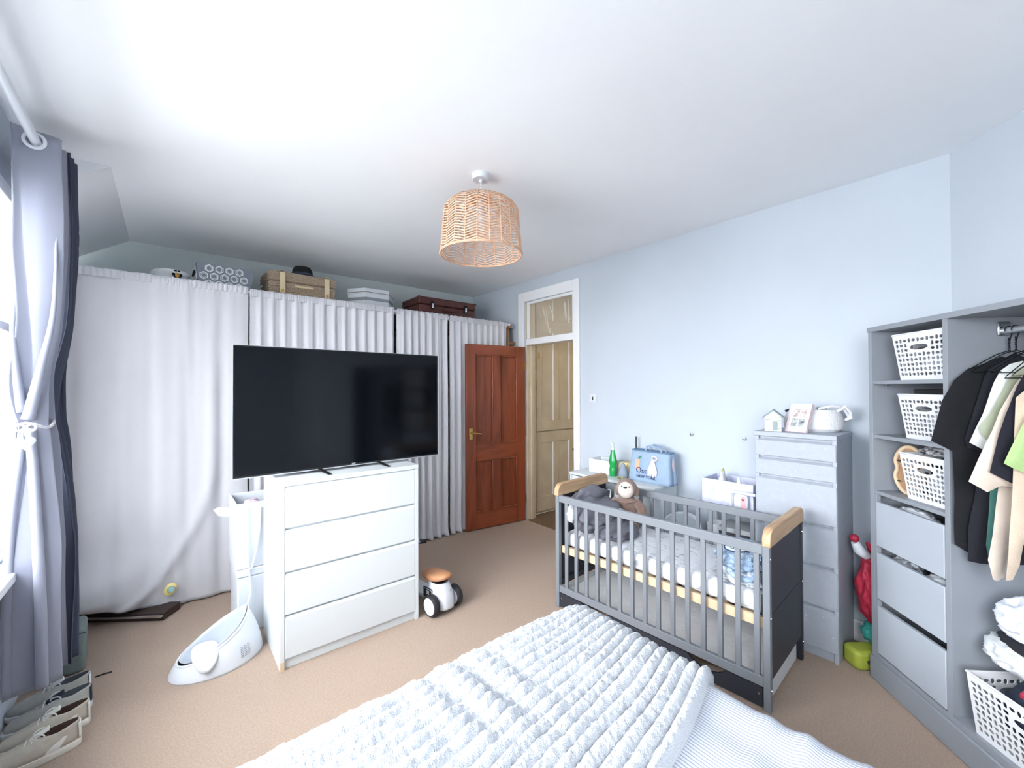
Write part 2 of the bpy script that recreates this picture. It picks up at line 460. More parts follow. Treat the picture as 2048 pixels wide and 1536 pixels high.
for z in (.25, 1.0, 1.75):
    box('hinge', 'brass', dr, -.004, -.006, z - .04, .006, .004, z + .04, .001)

# ---- cream stable door in the hall
for k, (nm, za, zb, lb) in enumerate((('door_2', .985, 2.62, 'cream painted upper leaf of the stable door in the hall'), ('door_3', .03, .972, 'cream painted lower leaf of the stable door in the hall'))):
    d2 = struct(thing(nm, 'x', 'door', (0, 0, 0)), lb, 'door')
    xa, xb = .205, .865
    yf = -1.012 if k == 0 else -1.002
    yb = -.984
    st = .085
    box('stile', 'cream', d2, xa, yf, za, xa + st, yb, zb, .003); box('stile', 'cream', d2, xb - st, yf, za, xb, yb, zb, .003)
    rz = [(za, za + .12)] if k == 0 else [(za, za + .17), (zb - .13, zb)]
    if k == 0: rz += [(2.17, 2.32)]
    for a, b in rz: box('rail', 'cream', d2, xa + st, yf + .001, a, xb - st, yb, b, .003)
    bays = [(za + .12, 2.17), (2.32, zb)] if k == 0 else [(za + .17, zb - .13)]
    xm2 = (xa + xb) / 2
    for a, b in bays:
        box('muntin', 'cream', d2, xm2 - .04, yf + .001, a, xm2 + .04, yb, b, .003)
        for p, q in ((xa + st, xm2 - .04), (xm2 + .04, xb - st)):
            box('panel', 'cream', d2, p, yf + .012, a, q, yb, b, 0)
            for e0, e1 in ((p, p + .014), (q - .014, q)):
                box('moulding', 'gloss' if e0 > p else 'cream', d2, e0, yf + .003, a, e1, yf + .013, b, .003)
    if k == 0:
        box('keyhole_plate', 'brass', d2, xa + .03, yf - .004, 1.84, xa + .055, yf, 1.92, .003)
        for z in (1.78, 2.02): MB().sphere((xa + .04 if z > 2 else xb - .02, yf - .008, z if z > 2 else 1.18), .014, n=10, k=6).build('knob', 'brass' if z < 2 else 'wire', d2, smooth=True)
    else:
        box('latch', 'wire', d2, xb - .03, yf - .012, .70, xb + .01, yf, .73, .002)
box_ = MB().box(.17, -1.0, 0, .198, -.981, 2.68)
struct(box_.build('trim_3', 'cream', bevel=.003), 'cream door lining beside the stable door', 'door frame')

# ---- dormer window (window_1), added unseen window for fill, rear window
def window(nm, axis, fixed, a, b, z0, z1, label, sill=True, nm_m=3):
    t = struct(thing(nm, 'x', 'window'), label, 'window')
    def bx(name, m, p0, p1, q0, q1, d0, d1, bev=.004):   # p along wall, q height, d depth outward
        if axis == 'x':
            return box(name, m, t, fixed - d1, p0, q0, fixed - d0, p1, q1, bev)
        return box(name, m, t, p0, fixed - d1, q0, p1, fixed - d0, q1, bev)
    fr = .055
    bx('jamb', 'gloss', a, a + fr, z0, z1, .003, .05); bx('jamb', 'gloss', b - fr, b, z0, z1, .003, .05)
    bx('head', 'gloss', a + fr, b - fr, z1 - fr, z1, .003, .05); bx('bottom_rail', 'gloss', a + fr, b - fr, z0, z0 + fr, .003, .05)
    n = nm_m
    for i in range(1, n):
        p = a + (b - a) * i / n
        bx('mullion', 'gloss', p - .03, p + .03, z0 + fr, z1 - fr, .004, .048)
    zm = z0 + (z1 - z0) * .62
    for i in range(n):
        p0 = a + (b - a) * i / n + (.03 if i else fr); p1 = a + (b - a) * (i + 1) / n - (.03 if i < n - 1 else fr)
        bx('meeting_rail', 'gloss', p0, p1, zm - .02, zm + .02, .006, .045)
        bx('pane', 'pane', p0, p1, z0 + fr, zm - .02, .018, .021, 0); bx('pane', 'pane', p0, p1, zm + .02, z1 - fr, .018, .021, 0)
    if sill: bx('sill', 'gloss', a - .05, b + .05, z0 - .04, z0, -.075, .005, .006)
    return t
window('window_1', 'x', XL, -3.9, -1.50, WZ0, WZ1, 'white painted dormer window with a deep sill behind the grey curtain')
window('window_added', 'x', XL, -6.3, -4.8, WZ0, WZ1, 'white painted window added out of frame beside the bed head for fill light', nm_m=2)

# ---- light switch and two picture screws on the right wall
ls = thing('light_switch', 'white square light switch on the wall beside the door frame', 'light switch', (0, -2.03, 1.394))
box('plate', 'whiteplastic', ls, -.010, -.043, -.043, 0, .043, .043, .003)
box('rocker', 'black', ls, -.014, -.006, -.016, -.010, .006, .016, .001)
for yy, lb in ((-3.004, 'small metal wall screw above the cot, nearer the door'), (-3.386, 'small metal wall screw beside the tall grey chest')):
    sc = thing('wall_screw', lb, 'screw', (0, yy, 1.133), group='screws in the right wall')
    MB().lathe([(.004, 0), (.004, .02), (.011, .02), (.010, .026), (0, .028)], 10, m=Matrix.Rotation(R(-90), 3, 'Y')).build('head', 'chrome', sc, smooth=True)

# ================================================================== pendant light
pl = thing('pendant_light', 'round woven rattan pendant light shade hanging from the ceiling', 'pendant light', (-1.77, -2.675, H))
MB().lathe([(.0, -.03), (.046, -.03), (.05, -.025), (.052, 0), (0, 0)][::-1], 24).build('ceiling_rose', 'whiteplastic', pl, smooth=True)
MB().lathe([(.012, -.03), (.009, -.045), (.0, -.045)], 12).build('cord_grip', 'whiteplastic', pl, smooth=True)
MB().tube([(0, 0, -.04), (0, 0, -.20)], .0035, 8).build('cord', 'whiteplastic', pl, smooth=True)
ZT, ZB = -.135, -.455     # dome top, bottom rim
NC = 22
def shade_r(t):            # t 0 at rim -> 1 at dome top
    if t < .70: return .232 - .018 * (t / .70)
    q = (t - .70) / .30
    return .045 + .169 * math.sqrt(max(0, 1 - q ** 2.2))
def shade_p(a, t, dr=0):
    r = shade_r(t) + dr
    return (r * math.cos(a), r * math.sin(a), ZB + (ZT - ZB) * t)
sh = MB().tube([shade_p(2 * math.pi * k / 48, 0) for k in range(48)], .006, 6, closed=True).build('shade', 'rattan', pl, smooth=True)
MB().tube([shade_p(2 * math.pi * k / 32, 1) for k in range(32)], .005, 6, closed=True).build('top_ring', 'rattan', sh, smooth=True)
MB().lathe([(.0, ZT + .004), (.045, ZT - .002), (.072, ZT - .018), (.07, ZT - .021), (.04, ZT - .006), (0, ZT)], 24).build('crown', 'rattan', sh, smooth=True)
MB().tube([shade_p(2 * math.pi * k / 48, .60, -.004) for k in range(48)], .003, 6, closed=True).build('inner_hoop', 'rattan', sh, smooth=True)
for k in range(NC):
    a = 2 * math.pi * k / NC
    MB().tube([shade_p(a, t / 14) for t in range(15)], .0032, 5).build('rib', 'rattan', sh, smooth=True)
    m_ = MB(); a1 = 2 * math.pi * (k + 1) / NC; sl = .018 * (1 if k % 2 else -1)
    NS = 21
    for i in range(NS):
        t0 = (i + .5) / NS * .97
        hh = .0108 * (1 if (i + k) % 5 else .75)
        pts = []
        for j in range(4):
            f = j / 3; aa = a + (a1 - a) * f; tt = min(.985, max(.012, t0 + sl * (f - .5) * 2 / .6))
            pts.append((aa, tt))
        vs = []
        for aa, tt in pts:
            for dz in (-.5, .5):
                for d in (-.0012, .0012):
                    tq = min(1, max(0, tt + dz * hh * .62 / .32)); vs.append(shade_p(aa, tq, d))
        fs = []
        for j in range(3):
            o = j * 4; fs += [(o, o + 4, o + 5, o + 1), (o + 2, o + 3, o + 7, o + 6), (o + 1, o + 5, o + 7, o + 3), (o, o + 2, o + 6, o + 4)]
        m_.add(vs, fs)
    m_.build('woven_strips', 'rattan', sh)['kind'] = 'stuff'
MB().lathe([(.018, ZT), (.02, ZT - .06), (.0, ZT - .06)], 12).build('lamp_holder', 'whiteplastic', pl, smooth=True)
MB().sphere((0, 0, ZT - .10), .03, .03, .045, 12, 8).build('bulb', 'whiteplastic', pl, smooth=True)

# ================================================================== window curtain, pole, tie
cp = thing('curtain_pole', 'white curtain pole running along the dormer window', 'curtain pole', (0, 0, 0))
MB().tube([(-3.582, -1.66, 2.55), (-3.57, -4.2, 2.55)], .0165, 14).build('pole', 'whiteplastic', cp, smooth=True)
MB().sphere((-3.582, -1.65, 2.55), .026, n=14, k=8).build('finial', 'whiteplastic', cp, smooth=True)
box('bracket', 'whiteplastic', cp, -3.70, -1.695, 2.52, -3.575, -1.672, 2.545, .004)

gc = thing('window_curtain', 'grey satin eyelet curtain tied back beside the dormer window', 'curtain', (0, 0, 0))
def cur_fn(nu_pts, zt, zb, cx, cy, folds, amp, y0, y1, phase=0):
    def fn(u, v):
        z = zt + (zb - zt) * v
        q = u * folds * math.pi + phase
        # squeeze at the tie
        tz = 1.34
        if z > tz: s_ = .40 + .60 * min(1, ((z - tz) / .75)) ** .8
        else: s_ = .40 + .78 * min(1, ((tz - z) / .55)) ** .8
        zig = math.cos(q); zig = math.copysign(abs(zig) ** .75, zig)
        xx = amp * zig * s_
        yy = y0 + (y1 - y0) * u
        yc = (y0 + y1) / 2
        yy = yc + (yy - yc) * (.55 + .45 * s_)
        sway = .014 * math.sin((2.55 - z) * 2.4) * (1 if z > tz else .4)
        bil = .012 * noise.noise(Vector((u * 6, z * 2.2, 1.7))) + .018 * math.exp(-((z - 1.55) / .22) ** 2) * math.sin(q * 2 + 3 * z)
        bil += .013 * math.sin(u * 28 + .6 * math.sin(z * 3)) * min(1, (2.6 - z) * 3)
        drop = .010 * (1 if z > tz else 0) * math.exp(-((z - 1.5) / .15) ** 2)
        return (cx + xx + sway * .3 + bil - drop, yy + bil * .6, z)
    return fn
m_ = MB().grid(cur_fn(0, 2.605, .225, -3.578, -1.9, 3.0, .064, -1.965, -1.80, R(180)), 84, 70)
m_.build('front_drape', 'greycurtain', gc, smooth=True, solid=.003, angle=180)
m_ = MB().grid(cur_fn(0, 2.602, .225, -3.562, -1.8, 4.0, .068, -1.80, -1.68, R(0)), 84, 60)
m_.build('lining_drape', 'navylining', gc, smooth=True, solid=.003, angle=180)
def spline(P, n=24):
    P = [Vector(p) for p in P]; Q = [P[0]] + P + [P[-1]]; out = []
    for i in range(1, len(Q) - 2):
        for j in range(n // (len(P) - 1)):
            t = j / (n // (len(P) - 1)); p0, p1, p2, p3 = Q[i - 1:i + 3]
            out.append(.5 * ((2 * p1) + (p2 - p0) * t + (2 * p0 - 5 * p1 + 4 * p2 - p3) * t * t + (3 * p1 - p0 - 3 * p2 + p3) * t ** 3))
    return out + [P[-1]]
for P, ra, rb in (([(-3.526, -1.905, 2.30), (-3.526, -1.948, 1.85), (-3.562, -1.957, 1.58), (-3.598, -1.945, 1.37)], .002, .022),
                  ([(-3.632, -1.90, 2.15), (-3.640, -1.953, 1.75), (-3.618, -1.942, 1.40)], .002, .018),
                  ([(-3.592, -1.940, 1.33), (-3.572, -1.962, 1.0), (-3.555, -1.966, .6), (-3.550, -1.960, .235)], .016, .020),
                  ([(-3.612, -1.938, 1.33), (-3.640, -1.955, .95), (-3.650, -1.958, .6), (-3.652, -1.955, .235)], .014, .016)):
    q = spline(P)
    MB().tube(q, [ra + (rb - ra) * i / (len(q) - 1) for i in range(len(q))], 14).build('drape_fold', 'greycurtain', gc, smooth=True, angle=180)
for k, yy in enumerate((-1.968, -1.90, -1.83, -1.74)):
    MB().tube([(-3.582 + .031 * math.cos(t), yy - (.004 if k == 0 else 0), 2.55 + .031 * math.sin(t)) for t in [2 * math.pi * i / 28 for i in range(28)]], .0065, 8, closed=True).build('eyelet_ring', 'chrome' if k else 'whiteplastic', gc, smooth=True)
tb = thing('curtain_tieback', 'white cord tieback with a clear heart pendant around the grey curtain', 'tieback', (-3.595, -1.89, 1.345))
MB().tube([(.062 * math.cos(t), .105 * math.sin(t), .012 * math.sin(t * 3)) for t in [2 * math.pi * i / 36 for i in range(36)]], .006, 7, closed=True).build('cord', 'curtain', tb, smooth=True)
MB().tube([(.028 * math.sin(t), -.108, .014 * math.sin(2 * t) - .005) for t in [2 * math.pi * i / 30 for i in range(30)]], .0045, 6, closed=True).build('bow', 'curtain', tb, smooth=True)
MT['crystal'] = mat('clear_crystal', '#e6ebf5', .05, trans=.6, spec=.8)
hp = []
for i in range(30):
    t = 2 * math.pi * i / 30
    hp.append((.0023 * 16 * math.sin(t) ** 3 * .85, .0023 * (13 * math.cos(t) - 5 * math.cos(2 * t) - 2 * math.cos(3 * t) - math.cos(4 * t)) * .85))
v_, f_ = pillow(hp, .010, 2, edge=.02)
MB().add([(a, -.116 + t, b - .068) for a, b, t in v_], f_).build('heart_pendant', 'crystal', tb)
MB().tube([(0, -.110, -.01), (0, -.114, -.04)], .003, 6).build('pendant_cord', 'curtain', tb, smooth=True)

# ================================================================== white wardrobe curtains
YC = -.90
def white_curtain(x0, x1, pleats, amp, label, seed, zt=2.262, zb=.012, bulge=False, nx=120, nz=70, hdr=.05, taper=1.0):
    t = thing('wardrobe_curtain', label, 'curtain', (0, 0, 0), group='white curtains hanging across the fitted wardrobe')
    rs = random.Random(seed)
    ph = [rs.uniform(0, 6.28) for _ in range(5)]
    def fn(u, v):
        z = zt + (zb - zt) * v
        x = x0 + (x1 - x0) * u
        g = math.sin(2 * math.pi * pleats * u + ph[0] + .8 * math.sin(2 * math.pi * u * 1.3 + ph[1]))
        g2 = math.sin(2 * math.pi * pleats * 2.1 * u + ph[2] + 1.3 * math.sin(4 * u + ph[3]))
        depth = min(1, .45 + v * 1.6) if v > .02 else .45
        a = amp * depth * taper
        y = YC + a * (.7 * g + .3 * g2 * (1 - v * .6)) - .01
        # gathered heading
        if z > zt - hdr * 2:
            k = (z - (zt - hdr * 2)) / (hdr * 2)
            y += .004 * math.sin(u * pleats * 40) * k
        y += .012 * noise.noise(Vector((x * 3, z * 1.2, seed)))
        zz = z + .002 * math.sin(u * pleats * 9 + ph[4]) * (1 if v < .02 else 0)
        if bulge:
            # cloth pushed out and lifted over the low box at its left end
            wl = max(0, 1 - u / .55)
            bz = math.exp(-((z - .16) / .20) ** 2)
            y -= .10 * bz * min(1, wl * 1.6) + .05 * math.exp(-((z - .30) / .10) ** 2) * wl
            if v > .93: zz += (.115 * min(1, wl * 1.25)) * ((v - .93) / .07)
            # long diagonal swag
            y -= .022 * math.exp(-((u - (.78 - .5 * ((v - .55) / .45) ** 2 if v > .55 else .78)) / .05) ** 2) * min(1, max(0, (v - .2) / .4))
            y -= .014 * math.exp(-((u - (.62 + .05 * v)) / .03) ** 2) * (1 - v)
            y -= .012 * math.exp(-((u - (.45 + .03 * v)) / .03) ** 2) * (1 - v) * .9
        elif v > .97:
            y -= .02 * (v - .97) / .03
            zz += .008 * g
        return (x, y, zz)
    MB().grid(fn, nx, nz).build('drape', 'curtain', t, smooth=True, solid=.002, angle=180)
    def hf(u, v):
        p = fn(u, 0); z = zt + .004 - (hdr * 1.1) * v
        return (p[0], YC - .014 - .004 * math.sin(u * pleats * 40) + .002 * math.sin(v * 9), z + (.002 * math.sin(u * pleats * 9 + ph[4]) + .003 * noise.noise(Vector((u * 30, seed, 0)))) * (1 - v))
    MB().grid(hf, nx * 2, 6).build('heading', 'curtain', t, smooth=True, solid=.0015, angle=180)
    return t
white_curtain(-3.64, -2.675, 5, .012, 'white curtain nearest the window, wide and flat, hem lifted over a box', 1, bulge=True, nx=140, nz=90, zt=2.265)
white_curtain(-2.665, -1.515, 13, .028, 'white pleated curtain behind the television', 2, zt=2.252)
white_curtain(-1.485, -.93, 7, .030, 'white pleated curtain between the television and the open door', 3, zt=2.246)
white_curtain(-.91, -.16, 9, .026, 'white gathered curtain hanging behind the open red door', 4, zt=2.243, taper=.8)
wp = thing('wardrobe_pole', 'white pole carrying the wardrobe curtains with a round end knob', 'curtain pole', (0, 0, 0))
MB().tube([(-3.69, YC + .005, 2.236), (-.13, YC + .005, 2.222)], .011, 10).build('pole', 'whiteplastic', wp, smooth=True)
MB().sphere((-.118, YC + .005, 2.222), .021, n=14, k=8).build('end_knob', 'gloss', wp, smooth=True)
MT['bracketwood'] = wood('bracket_pine', '#8a6242', '#a67a54', 2, .6, 8, 0)
wb = thing('pole_bracket', 'brown wooden bracket holding the curtain pole beside the door frame', 'bracket', (0, 0, 0))
box('upright', 'bracketwood', wb, -.125, YC + .02, 1.98, -.095, YC + .05, 2.21, .002)
box('arm', 'bracketwood', wb, -.095, YC + .02, 2.00, 0, YC + .05, 2.035, .002)
box('front_block', 'bracketwood', wb, -.135, YC - .03, 2.185, -.095, YC + .05, 2.212, .002)
pw = thing('wooden_post', 'narrow brown wooden post seen between the grey and white curtains', 'post', (-3.68, -1.0, 0))
box('post', 'bracketwood', pw, -.02, -.04, 0, .035, .03, 2.2, .003)

# shelf on top of the fitted wardrobe
sf = thing('fitted_wardrobe', 'fitted white wardrobe frame hidden behind the long white curtains', 'wardrobe', (0, 0, 0))
box('board', 'gloss', sf, -3.66, -.84, 2.205, -.004, -.02, 2.225, .002)
box('batten', 'bracketwood', sf, -3.66, -.02, 2.17, -.004, -.002, 2.205, .002)
box('upright', 'gloss', sf, -1.515, -.84, 0.0, -1.497, -.02, 2.205, .002)
box('upright', 'gloss', sf, -2.68, -.84, 0.0, -2.662, -.02, 2.205, .002)
ZS = 2.225
# naval cap
MT['capwhite'] = mat('cap_white_cotton', '#eceef2', .8)
MT['gold'] = mat('gold_thread', '#c79a4e', .5, .4)
MT['felt'] = mat('black_felt', '#15161a', .9)
nc = thing('naval_cap', 'white peaked naval cap with gold badge on top of the wardrobe', 'hat', (-3.128, -.56, ZS), R(18))
MB().lathe([(.085, .055), (.088, .10), (.0, .10)][:2] + [(.112, .125), (.118, .135), (.10, .155), (.05, .168), (0, .17)], 28, sy=1.05).build('crown', 'capwhite', nc, smooth=True)
MB().lathe([(.087, .0), (.09, .03), (.09, .06), (.087, .085)], 28, sy=1.05).build('band', 'felt', nc, smooth=True)
MB().grid(lambda u, v: ((.088 + .05 * v) * math.cos(R(-150 + 120 * u)), (.092 + .055 * v) * math.sin(R(-150 + 120 * u)), .03 - .03 * v), 16, 4).build('peak', 'felt', nc, smooth=True, solid=.004)
bd = MB()
for k in range(6):
    a = 2 * math.pi * k / 6
    bd.sphere((.020 * math.cos(a), -.112, .118 + .024 * math.sin(a)), .013, .008, .013, 10, 6)
bd.build('badge', 'felt', nc, smooth=True)
MB().sphere((0, -.119, .112), .014, .006, .02, 10, 6).build('badge_centre', 'gold', nc, smooth=True)
# hexagon basket
MT['hexgrey'] = mat('grey_patterned_fabric', '#7d8791', .9)
MT['hexwhite'] = mat('white_print', '#e9ecf0', .9)
hb = thing('fabric_basket', 'grey fabric basket with a white hexagon print on the wardrobe top', 'basket', (-2.80, -.55, ZS), R(3))
BW, BD, BH = .185, .12, .235
def bask_wall(m, w0, d0, w1, d1, z0, z1, th):
    o0 = [(-w0, -d0), (w0, -d0), (w0, d0), (-w0, d0)]; o1 = [(-w1, -d1), (w1, -d1), (w1, d1), (-w1, d1)]
    for i in range(4):
        j = (i + 1) % 4
        m.add([(*o0[i], z0), (*o0[j], z0), (*o1[j], z1), (*o1[i], z1)], [(0, 1, 2, 3)])
    m.add([(*p, z0) for p in o0], [(3, 2, 1, 0)])
    return m
bask_wall(MB(), BW - .02, BD - .01, BW, BD, 0, BH, 0).build('body', 'hexgrey', hb, solid=.005)
hx = MB()
def hexring(m, fn, cx, cz, r, wd):
    P = []
    for rr in (r, r - wd):
        for k in range(6):
            a = math.pi / 6 + k * math.pi / 3
            P.append((cx + rr * math.cos(a), cz + rr * math.sin(a)))
    vs = [fn(*p, 0) for p in P] + [fn(*p, .0015) for p in P]
    fs = []
    for k in range(6):
        j = (k + 1) % 6
        fs += [(12 + k, 12 + j, 18 + j, 18 + k), (k, j, 12 + j, 12 + k), (6 + k, 18 + k, 18 + j, 6 + j)]
    m.add(vs, fs)
def front_fn(a, z, d):
    s_ = z / BH
    return (a, -(BD - .01 + .01 * s_) - .0035 - d, z)
def left_fn(a, z, d):
    s_ = z / BH
    return (-(BW - .02 + .02 * s_) - .0035 - d, a, z)
RX = .0345
for fn, half in ((front_fn, BW - .012), (left_fn, BD - .008)):
    row = 0; z = .022
    while z < BH - .01:
        a = -half + RX * .9 + (RX * .95 if row % 2 else 0)
        while a < half - RX * .5:
            if abs(a) < half - .024 and z + .026 < BH: hexring(hx, fn, a, z + .004, .030, .0065); hexring(hx, fn, a, z + .004, .019, .003)
            a += RX * 1.9
        z += RX * 1.66; row += 1
hx.build('hexagon_print', 'hexwhite', hb)['kind'] = 'stuff'
MB().tube([(-BW - .004, -.03, .19), (-BW - .012, -.02, .15), (-BW - .012, .02, .15), (-BW - .004, .03, .19)], .006, 6).build('side_handle', 'felt', hb, smooth=True)
# wicker hamper
MT['wicker'] = mat('grey_brown_wicker', '#c6b49f', .8, col2='#94826e', vs=90, bump=.6, bs=220, stretch=(1, 1, 2.2))
MT['strap'] = mat('tan_leather', '#d9c4a2', .6)
wh = thing('wicker_hamper', 'wicker picnic hamper with two tan straps and a handle on the wardrobe top', 'hamper', (-2.235, -.50, ZS), R(2))
HW, HD, HH = .265, .15, .27
box('body', 'wicker', wh, -HW, -HD, 0, HW, HD, .185, .012)
lid = box('lid', 'wicker', wh, -HW - .006, -HD - .006, .187, HW + .006, HD + .006, HH, .016)
wv = MB()
for i in range(14):
    z = .012 + i * .0185
    if abs(z - .186) < .008: continue
    n = 44; yo = HD + (.006 if z > .187 else 0); xo = HW + (.006 if z > .187 else 0)
    wv.tube([(-xo + 2 * xo * k / n, -yo - .003 * math.cos(math.pi * k + math.pi * (i % 2)), z) for k in range(n + 1)], .0065, 5)
    wv.tube([(-xo - .003 * math.cos(math.pi * k + math.pi * (i % 2)), -yo + 2 * yo * k / 20, z) for k in range(21)], .0065, 5)
wv.build('weave', 'wicker', wh, smooth=True)['kind'] = 'stuff'
for sx in (-.17, .19):
    s_ = box('strap', 'strap', wh, sx - .022, -HD - .022, .085, sx + .022, -HD - .011, HH - .01, .004)
    MB().lathe([(.0, 0), (.012, 0), (.010, .006), (0, .007)][1:], 12, c=(sx, -HD - .022, .105), m=Matrix.Rotation(R(90), 3, 'X')).build('stud', 'brass', s_, smooth=True)
    box('strap_top', 'strap', s_, sx - .015, -HD - .02, HH + .004, sx + .015, HD, HH + .009, .002)
MB().tube([(-.07, -HD - .014, .155), (-.065, -HD - .03, .15), (.065, -HD - .03, .15), (.07, -HD - .014, .155)], .010, 8).build('handle', 'strap', wh, smooth=True)
# black bowler style hat
bh = thing('felt_hat', 'black felt hat resting on the wicker hamper', 'hat', (-2.20, -.47, ZS + HH + .01))
MB().lathe([(.135, .004), (.13, .012), (.095, .008), (.088, .03), (.082, .07), (.065, .098), (.03, .108), (0, .108)], 28, sy=.85).build('crown', 'felt', bh, smooth=True)
MB().lathe([(.088, .012), (.093, .016), (.091, .038), (.086, .042)], 28, sy=.86).build('ribbon', 'navylining', bh, smooth=True)
# striped hexagonal hat box
MT['hatstripe'] = mat('striped_card_light', '#c9ced4', .7)
MT['hatgrey'] = mat('striped_card_grey', '#83898f', .7)
MT['hatdark'] = mat('striped_card_taupe', '#6d625e', .7)
xb = thing('hat_box', 'hexagonal striped hat box between the hamper and the brown suitcase', 'box', (-1.575, -.50, ZS), R(0))
def hexp(r): return [(r * math.cos(R(60 * k)), r * math.sin(R(60 * k)) * .8) for k in range(6)]
HR = .235
prev = 0
for k, (z1, m) in enumerate(((.05, 'hatstripe'), (.075, 'hatgrey'), (.12, 'hatstripe'), (.15, 'hatgrey'), (.185, 'hatstripe'))):
    MB().prism(hexp(HR - .006), prev, z1).build('body_band', m, xb); prev = z1
ld = MB().prism(hexp(HR), .185, .238).build('lid', 'hatstripe', xb, bevel=.003)
MB().prism(hexp(HR + .001), .196, .202).build('lid_stripe', 'hatdark', ld)
# brown suitcase
MT['leather'] = mat('oxblood_leather', '#5a2b27', .45, col2='#40201e', vs=14, bump=.2, bs=120)
sc_ = thing('suitcase', 'old dark red brown leather suitcase on the wardrobe top by the corner', 'suitcase', (-.765, -.44, ZS), R(0))
box('body', 'leather', sc_, -.355, -.20, 0, .355, .20, .165, .012)
lid = box('lid', 'leather', sc_, -.36, -.205, .167, .36, .205, .245, .012)
for sx in (-.20, .22):
    l_ = box('latch', 'wire', sc_, sx - .022, -.214, .12, sx + .022, -.202, .205, .004)
    box('latch_hasp', 'chrome', l_, sx - .011, -.219, .13, sx + .011, -.213, .18, .003)
MB().tube([(-.09, -.204, .125), (-.075, -.235, .12), (.075, -.235, .12), (.09, -.204, .125)], [.008, .012, .012, .008], 8).build('handle', 'leather', sc_, smooth=True)
for sx in (-.35, .35):
    for z in (.012, .235): MB().sphere((sx, -.196, z), .022, .014, .016, 10, 6).build('corner_patch', 'leather', sc_, smooth=True)

# ================================================================== white chest of drawers
ch = thing('chest_of_drawers', 'white four drawer chest standing under the television', 'chest', (-2.6826, -2.1207, 0), .002)
CW, CD = .80, .48
box('side_panel', 'white', ch, 0, 0, 0, .022, CD, .974, .0015); box('side_panel', 'white', ch, CW - .022, 0, 0, CW, CD, .974, .0015)
box('top_panel', 'white', ch, -.001, -.002, .974, CW + .001, CD, 1.0, .002)
box('back_panel', 'white', ch, .022, CD - .012, .02, CW - .022, CD - .002, .974, 0)
box('plinth', 'white', ch, .022, .018, 0, CW - .022, .034, .06, .001)
box('inner_rail', 'white', ch, .022, .022, .05, CW - .022, .034, .974, 0)
for a, b in ((.752, .958), (.519, .726), (.291, .493), (.058, .265)):
    d_ = box('drawer', 'white', ch, .024, .0, a, CW - .024, .019, b, .002)
    MB().prism([(.0, b), (.019, b), (.019, b + .013), (.012, b + .013)], .024, CW - .024, 'x').build('finger_grip', 'white', d_)
box('worn_edge', 'pine', ch, .001, -.001, 0, .021, .002, .048, .0005)

# ================================================================== television
tv = thing('television', 'large black flat television standing on the white chest', 'television', (-2.8799, -1.985, 1.0189), .0219)
TW, TH = 1.23, .71
box('housing', 'black', tv, .0, .004, 0, TW, .022, TH, .002)
box('rear_housing', 'black', tv, .16, .022, .03, TW - .16, .062, .42, .008)
box('screen', 'screen', tv, .006, .0005, .012, TW - .006, .0045, TH - .006, 0)
MT['silver'] = mat('silver_trim', '#c6ccd2', .3, .7)
box('bezel', 'silver', tv, -.003, -.001, -.003, TW + .003, .018, .003, .001)
box('bezel', 'silver', tv, -.003, -.001, .003, .001, .018, TH, .001); box('bezel', 'black', tv, TW - .001, -.001, .003, TW + .003, .018, TH, .001)
box('bezel', 'silver', tv, -.003, -.001, TH, TW + .003, .018, TH + .003, .001)
for lx in (.43, .79):
    for tip in (-.108, .155):
        MB().prism([(lx - .012, -.0175 if 0 else -.018), (lx + .012, -.018), (lx + .012, -.012), (lx - .012, -.012)], 0, .001, 'y')
        m_ = MB(); ox = lx + (.03 if tip < 0 else .02)
        m_.add([(lx - .012, .012, .006), (lx + .012, .012, .006), (ox + .011, tip, -.0175), (ox - .011, tip, -.0175), (lx - .012, .012, -.004), (lx + .012, .012, -.004), (ox + .011, tip, -.0185), (ox - .011, tip, -.0185)],
               [(0, 1, 2, 3), (7, 6, 5, 4), (0, 4, 5, 1), (1, 5, 6, 2), (2, 6, 7, 3), (3, 7, 4, 0)])
        m_.build('foot', 'black', tv)
text('brand_mark', 'JVC', 'white', tv, (.632, -.0008, .0085), (R(90), 0, 0), .016, .0003)
cb = tag(MB().tube([(-2.62, -1.90, 1.006), (-2.50, -1.93, 1.006), (-2.35, -1.90, 1.006), (-2.20, -1.93, 1.006), (-2.0, -1.86, 1.006)], .005, 7).build('tv_cable', 'black', smooth=True), 'thin black cable lying on the white chest under the television', 'cable')

# ================================================================== white storage boxes behind the chest
MT['canvas'] = mat('white_canvas', '#c8ced5', .85, bump=.15, bs=300)
MT['greyfelt'] = mat('pale_grey_lining', '#b9bec4', .9)
sb = thing('storage_box', 'white lidded storage bin standing on the carpet behind the chest', 'box', (-2.60, -1.42, 0))
box('body', 'canvas', sb, -.215, -.17, 0, .215, .17, .345, .01)
box('lid', 'canvas', sb, -.222, -.177, .345, .222, .177, .392, .008)
ub = thing('fabric_box', 'white open fabric box with a leaf shaped side handle, stacked on the white bin', 'box', (-2.605, -1.42, .394))
def openbox(t, w, d, h, th, m, m2, nm='body'):
    box('front_wall', m, t, -w, -d, 0, w, -d + th, h, .004); box('back_wall', m, t, -w, d - th, 0, w, d, h, .004)
    box('side_wall', m, t, -w, -d + th, 0, -w + th, d - th, h, .004); box('side_wall', m, t, w - th, -d + th, 0, w, d - th, h, .004)
    box('base', m2, t, -w + th, -d + th, 0, w - th, d - th, .01, 0)
openbox(ub, .22, .17, .40, .012, 'canvas', 'greyfelt')
v_, f_ = pillow([(-.22, .355), (-.25, .375), (-.30, .385), (-.325, .375), (-.30, .335), (-.255, .318), (-.22, .322)], .012, 3, edge=.03)
